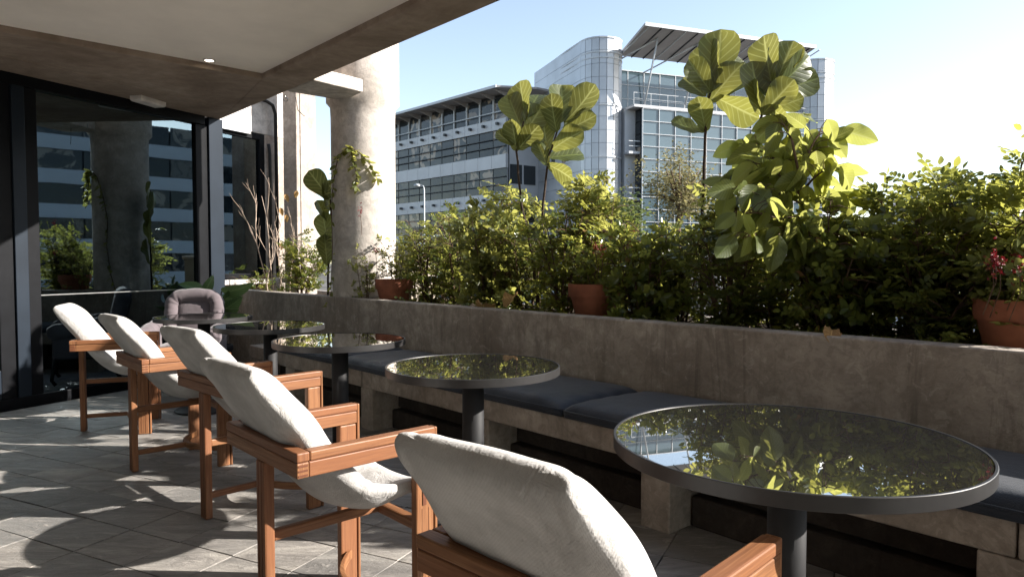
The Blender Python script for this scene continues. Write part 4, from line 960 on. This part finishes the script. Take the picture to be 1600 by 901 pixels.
# link between wing and tower
def wl2(p): q = ORI @ (Vector((p[0], p[1], 0)) - Vector((ORG.x, ORG.y, 0))); return (q.x, q.y)
A = (2.26, 67.8); Bp = (5.8, 58.0); eV = Vector((.94, .342)); fV = Vector((-.342, .94))
ob_part('link_wall', 'panel', MB().prism([wl2((-.5, 64.7)), wl2((2.6, 66.9)), wl2((4, 76)), wl2((-2, 76))], 0, Z(16.9)))
for z0 in (12.0, 8.4, 4.8): 
    a_, b_ = Vector(wl2((-.5, 64.7))), Vector(wl2((2.6, 66.9))); d_ = (b_ - a_); n_ = Vector((d_.y, -d_.x)).normalized() * .04
    for k in range(2):
        p_, q_ = a_ + d_ * (.1 + .42 * k), a_ + d_ * (.1 + .42 * k + .36); ob_part('window', 'pane', MB().prism([tuple(p_ + n_), tuple(q_ + n_), tuple(q_ - n_), tuple(p_ - n_)], Z(z0), Z(z0 + 1.8)))
def tower(plan, ztop, zlow, rowh, name, closed=False):
    """plan: list of world (x,y) along the visible face, outside on the right-hand side"""
    P = [Vector(wl2(p)) for p in plan]
    core = [tuple(q) for q in P]
    g = ob_part(name, 'tower_joint', MB().prism([tuple(Vector(c) * 1) for c in core], 0, Z(ztop - .05)))
    cen = sum(P, Vector((0, 0))) / len(P); rows = int((ztop - zlow) / rowh)
    nseg = len(P) if closed else len(P) - 1
    for k in range(nseg):
        a, b = P[k], P[(k + 1) % len(P)]; d = (b - a); n = Vector((d.y, -d.x)).normalized(); 
        if n.dot((a + b) / 2 - cen) < 0: n = -n
        L = d.length; u = d / L; g_ = .004
        for r_ in range(rows):
            z1 = ztop - r_ * rowh; z0 = z1 - rowh
            a1, b1 = a + u * g_, b - u * g_; q = [a1 + n * .10, b1 + n * .10, b1 + n * .005, a1 + n * .005]
            ob_part('panel', 'tower_panel', MB().prism([tuple(x) for x in q] if (q[1] - q[0]).cross(q[2] - q[1]) > 0 else [tuple(x) for x in reversed(q)], Z(z0 + .012), Z(z1 - .012)), g)
    for zc in (ztop + .02, ztop - 1.15, ztop - 1.6, ztop - 5.4, ztop - 9.6):
        off = [cen + (q - cen) * (1 + .16 / (q - cen).length) for q in P]; ob_part('cornice', 'white_steel', MB().prism([tuple(q) for q in off], Z(zc - .12), Z(zc)), g)
    return g
Cn = Vector(Bp) + eV * 1.7; plan = [A]
for k in range(1, 4): plan.append(tuple(Vector(A).lerp(Vector(Bp), k / 4)))
for k in range(0, 10):
    a = math.radians(70 + 180 - k * 20); 
    q = Cn + (-eV * math.cos(math.pi * k / 9) - fV * math.sin(math.pi * k / 9)) * 1.7; plan.append((q.x, q.y))
q = Vector(plan[-1]) + fV * 5; plan.append((q.x, q.y)); q = Vector(A) + eV * 3.4; plan.append((q.x, q.y))
tw1 = tower(plan, 19.35, 4.4, 1.07, 'round_tower')
fl_a, fl_b = Vector(wl2(A)), Vector(wl2(Bp)); ud = (fl_b - fl_a).normalized(); nn = Vector((ud.y, -ud.x)); nn = nn if nn.dot(fl_a - Vector(wl2(tuple(Cn)))) > 0 else -nn
for t0, zc in ((.30, 14.9), (.52, 15.0), (.72, 15.1), (.45, 9.6), (.68, 9.7)):
    c = fl_a.lerp(fl_b, t0); q = [c - ud * .38 + nn * .14, c + ud * .38 + nn * .14, c + ud * .38 - nn * .02, c - ud * .38 - nn * .02]
    ob_part('window', 'pane', MB().prism([tuple(x) for x in (q if (q[1] - q[0]).cross(q[2] - q[1]) > 0 else q[::-1])], Z(zc), Z(zc + 1.25)), tw1)
# atrium frame: x along e, y along f, origin at its front left corner
AO = Vector((10.7, 57.0)); arot = R(20) + R(47)
ao = wl2((AO.x, AO.y))
at_ = link('atrium', None, ob); at_.location = (ao[0], ao[1], -.35); at_.rotation_euler = (0, 0, arot)
def apart(name, mat, mb, **k): return mb.build(name, mat, at_, **k)
apart('atrium_core', 'dark_joint', MB().box(.1, 16.8, .4, 9, 0, Z(13.9)))
pw_, ph_ = 1.55, 1.03; gm = MB().box(.02, pw_ - .02, .10, .14, .02, ph_ - .02).mesh('glass_pane', 'curtain')
for k in range(11):
    for r_ in range(11):
        o = link('glass_pane', gm, at_); o.location = (k * pw_, 0, Z(14.0) - (r_ + 1) * ph_)
        if r_ == 0: apart('mullion', 'white_steel', MB().box(k * pw_ - .022, k * pw_ + .022, -.0, .16, 0, Z(14.0)))
for r_ in range(12): zz = Z(14.0) - r_ * ph_; apart('transom', 'white_steel', MB().box(0, 17, -.0, .14, zz - .022, zz + .022))
sm_ = MB().box(-.04, 0.0, .06, 1.0, .03, ph_ - .03).mesh('glass_pane', 'pane')
for k in range(1):
    for r_ in range(9): o = link('glass_pane', sm_, at_); o.location = (0.03, .3 + k * 1.05, Z(14.0) - (r_ + 1) * ph_)
apart('side_wall', 'panel', MB().box(-1.0, .0, 1.2, 1.8, 0, Z(14.04))); apart('balcony_slab', 'panel', MB().box(-.8, 17, .0, 4, Z(14.05), Z(14.25)))
for zz in (10.3, 6.5): apart('balcony_slab', 'panel', MB().box(-1.1, -.05, .3, 1.19, Z(zz), Z(zz + .2))); apart('railing', 'white_steel', MB().box(-1.1, -.05, .30, .34, Z(zz + 1.0), Z(zz + 1.06)).box(-1.1, -.05, .30, .34, Z(zz + .6), Z(zz + .64)))
rl = MB().box(-.8, 16.8, .1, .13, Z(15.2), Z(15.24)).box(-.8, 16.8, .1, .12, Z(14.75), Z(14.77))
for k in range(11): rl.box(-.8 + k * 1.6, -.77 + k * 1.6, .1, .13, Z(14.25), Z(15.2))
apart('railing', 'white_steel', rl)
um = MB().box(.04, 1.56, 3.6, 3.64, .03, 1.2).mesh('glass_pane', 'curtain')
for k in range(13):
    for r_ in range(3): o = link('glass_pane', um, at_); o.location = (-4.2 + k * 1.6, 0, Z(14.3) + r_ * 1.22)
    apart('mullion', 'white_steel', MB().box(-4.23 + k * 1.6, -4.17 + k * 1.6, 3.56, 3.7, Z(14.25), Z(17.95)))
for r_ in range(4): apart('transom', 'white_steel', MB().box(-4.2, 16.6, 3.54, 3.68, Z(14.27) + r_ * 1.22, Z(14.33) + r_ * 1.22))
apart('upper_core', 'dark_joint', MB().box(-4.2, 16.6, 3.75, 9, Z(14.25), Z(17.8)))
# slanted canopy
def cz(y): return 19.75 - .20 * (y + 2.67)
X0, X1, Y0, Y1 = -1.45, 15.2, -2.67, 2.1
cn = apart('canopy', 'canopy', MB().add([(X0, Y0, Z(cz(Y0)) - .12), (X1, Y0, Z(cz(Y0)) - .12), (X1 + .2, Y1, Z(cz(Y1)) - .12), (X0 + .45, Y1, Z(cz(Y1)) - .12), (X0, Y0, Z(cz(Y0)) + .08), (X1, Y0, Z(cz(Y0)) + .08), (X1 + .2, Y1, Z(cz(Y1)) + .12), (X0 + .45, Y1, Z(cz(Y1)) + .12)],
    [(0, 3, 2, 1), (4, 5, 6, 7), (0, 1, 5, 4), (1, 2, 6, 5), (2, 3, 7, 6), (3, 0, 4, 7)]))
for k in range(16):
    x = X0 + .4 + k * 1.12; o = MB().add([(x - .04, Y0 + .1, Z(cz(Y0 + .1)) - .2), (x + .04, Y0 + .1, Z(cz(Y0 + .1)) - .2), (x + .04, Y1 - .05, Z(cz(Y1)) - .2), (x - .04, Y1 - .05, Z(cz(Y1)) - .2), (x - .04, Y0 + .1, Z(cz(Y0 + .1)) - .115), (x + .04, Y0 + .1, Z(cz(Y0 + .1)) - .115), (x + .04, Y1 - .05, Z(cz(Y1)) - .115), (x - .04, Y1 - .05, Z(cz(Y1)) - .115)],
        [(0, 3, 2, 1), (4, 5, 6, 7), (0, 1, 5, 4), (1, 2, 6, 5), (2, 3, 7, 6), (3, 0, 4, 7)]).build('rib', 'dark_joint' if k % 3 else 'white_steel', at_)
apart('gutter', 'white_steel', MB().box(X0, X1, Y0 - .06, Y0 - .005, Z(cz(Y0)) - .16, Z(cz(Y0)) + .12))
for x in (.35, 4.2, 11.2):
    apart('pole', 'white_steel', MB().tube([(x - .1, .25, Z(14.2)), (x + .25, -1.2, Z(cz(-1.2)) - .12)], .075, 10), smooth=True)
    apart('strut', 'white_steel', MB().tube([(x - 2.3, 3.5, Z(17.8)), (x + .3, -1.2, Z(cz(-1.2)) - .15)], .06, 10), smooth=True)
cx_, cy_ = AO.x + .94 * 18.6 - .342 * 1.2, AO.y + .342 * 18.6 + .94 * 1.2
ring = []
for k in range(18): a = 2 * math.pi * k / 18; ring.append((cx_ + 1.65 * math.cos(a), cy_ + 1.65 * math.sin(a)))
tower(ring, 19.3, 4.4, 1.07, 'round_tower', True)

# ------------------------------------------------------------------ street lamp, trees, distant house, office across (seen mirrored in the glass)
p = at(663, 340, 34); sl_ = thing('street_lamp', (p.x, p.y, -4.6), R(170), 'thin grey street lamp in front of the banded office wing', 'lamp post')
hz = topz(663, 289, 34) + 4.6
MB().tube([(0, 0, 0), (0, 0, hz * .5), (0, 0, hz - .25), (.04, 0, hz - .05), (.18, 0, hz)], [.06, .045, .032, .03, .026], 10).build('pole', 'lamp', sl_, smooth=True)
MB().lathe([(.02, .10), (.13, .07), (.17, .0), (.12, -.05), (.02, -.06)], 20, (.36, 0, hz - .03)).build('lamp_head', 'lamp', sl_, smooth=True)
QUAD = (np.array([(-.5, 0, 0), (0, .05, .0), (.5, 0, 0), (.35, .6, .08), (0, 1, 0), (-.35, .6, .08)]), [(0, 1, 4, 5), (1, 2, 3, 4)])
def tree(label, px, topy, Y, crx, crz, mat, n, seed, lsz=.22, name='street_tree', droop=0):
    p = at(px, topy, Y); r = random.Random(seed); top = p.z; t = thing(name, (p.x, p.y, -4.6), 0, label, 'tree', 'trees in the street below')
    H = top + 4.6; tr = MB(); ends = []
    tr.tube([(0, 0, 0), (.05, .03, H * .3), (-.03, .05, H - crz * 1.3)], [.2, .16, .11], 8)
    for k in range(16):
        a = r.uniform(0, 6.28); e = r.uniform(-.2, 1.2); d = Vector((math.cos(a) * math.cos(e), math.sin(a) * math.cos(e), math.sin(e))); b = Vector((0, .04, H - crz * r.uniform(1.0, 1.5)))
        E_ = Vector((d.x * crx * .85, d.y * crx * .85, H - crz + d.z * crz * .85)); tr.tube([b, b.lerp(E_, .5) + Vector((0, 0, .15)), E_], [.07, .045, .02], 5); ends += [b.lerp(E_, f) for f in (.5, .75, 1)]
    tr.build('trunk', 'bark', t, smooth=True); ls = []
    cl_ = [ends[i % len(ends)] + Vector((r.gauss(0, .22), r.gauss(0, .22), r.gauss(0, .2))) * crx for i in range(90)]
    for k in range(n):
        c = r.choice(cl_); q = c + Vector((r.gauss(0, .13), r.gauss(0, .13), r.gauss(0, .12))) * crx; a = r.uniform(0, 6.28)
        ls.append((basis((math.cos(a), math.sin(a), r.uniform(-.5, .6) - droop), (r.gauss(0, .6), r.gauss(0, .6), 1)) * lsz * r.uniform(.5, 1.1), tuple(q)))
    o = instance('crown', QUAD[0], QUAD[1], [a for a, b in ls], [b for a, b in ls], mat, t); o['kind'] = 'stuff'
tree('dry yellowish bushy tree in front of the glass atrium', 1062, 243, 30, 1.9, 2.0, 'leaf_dry_tree', 5200, 1, .13)
tree('green street tree behind the hedge below the banded wing', 735, 338, 26, 1.7, 1.6, 'leaf_street', 2600, 2, .2)
tree('dark street tree below the round tower', 960, 300, 34, 2.0, 2.2, 'leaf_street', 2800, 3, .2)
tree('green street tree behind the broad-leaved plant', 1330, 345, 27, 2.2, 1.8, 'leaf_street', 2600, 4, .2)
tree('green street tree behind the shrubs at the right edge', 1540, 322, 30, 2.4, 2.0, 'leaf_street', 2600, 5, .2)
p = at(1468, 330, 48); hs_ = thing('distant_house', (p.x, p.y, -4.6), R(-25), 'low white building with a grey roof far behind the shrubs at the right', 'building')
hz = topz(1468, 322, 48) + 4.6
MB().box(-3, 3, -2, 2, 0, hz).build('wall', 'far_white', hs_); rf2 = MB().add([(-3.5, -2.5, hz + .002), (3.5, -2.5, hz + .002), (3.5, 2.5, hz + .002), (-3.5, 2.5, hz + .002), (-1.8, 0, hz + .95), (1.8, 0, hz + .95)], [(0, 1, 5, 4), (1, 2, 5), (2, 3, 4, 5), (3, 0, 4), (3, 2, 1, 0)]).build('roof', 'roof_grey', hs_)
for k in range(4):
    for q in range(3): MB().box(-2.5 + k * 1.4, -1.6 + k * 1.4, -2.04, -1.98, hz - 1.6 - q * 2.4, hz - .5 - q * 2.4).build('window', 'pane', hs_)
oc = thing('office_across_street', (68, 4, -4.6), R(-95), 'white banded office across the street, seen only mirrored in the glass front', 'building')
MB().box(-34, 34, .4, 12, 0, 19.4).build('core', 'dark_joint', oc)
for f in range(6):
    z0 = f * 3.3; MB().box(-34, 34, 0, .38, z0, z0 + 1.35).build('band', 'far_white', oc)
    wm = MB().box(.05, 3.9, .2, .3, z0 + 1.36, z0 + 3.28).mesh('window', 'pane')
    for k in range(17): o = link('window', wm, oc); o.location = (-34 + k * 4, 0, 0)
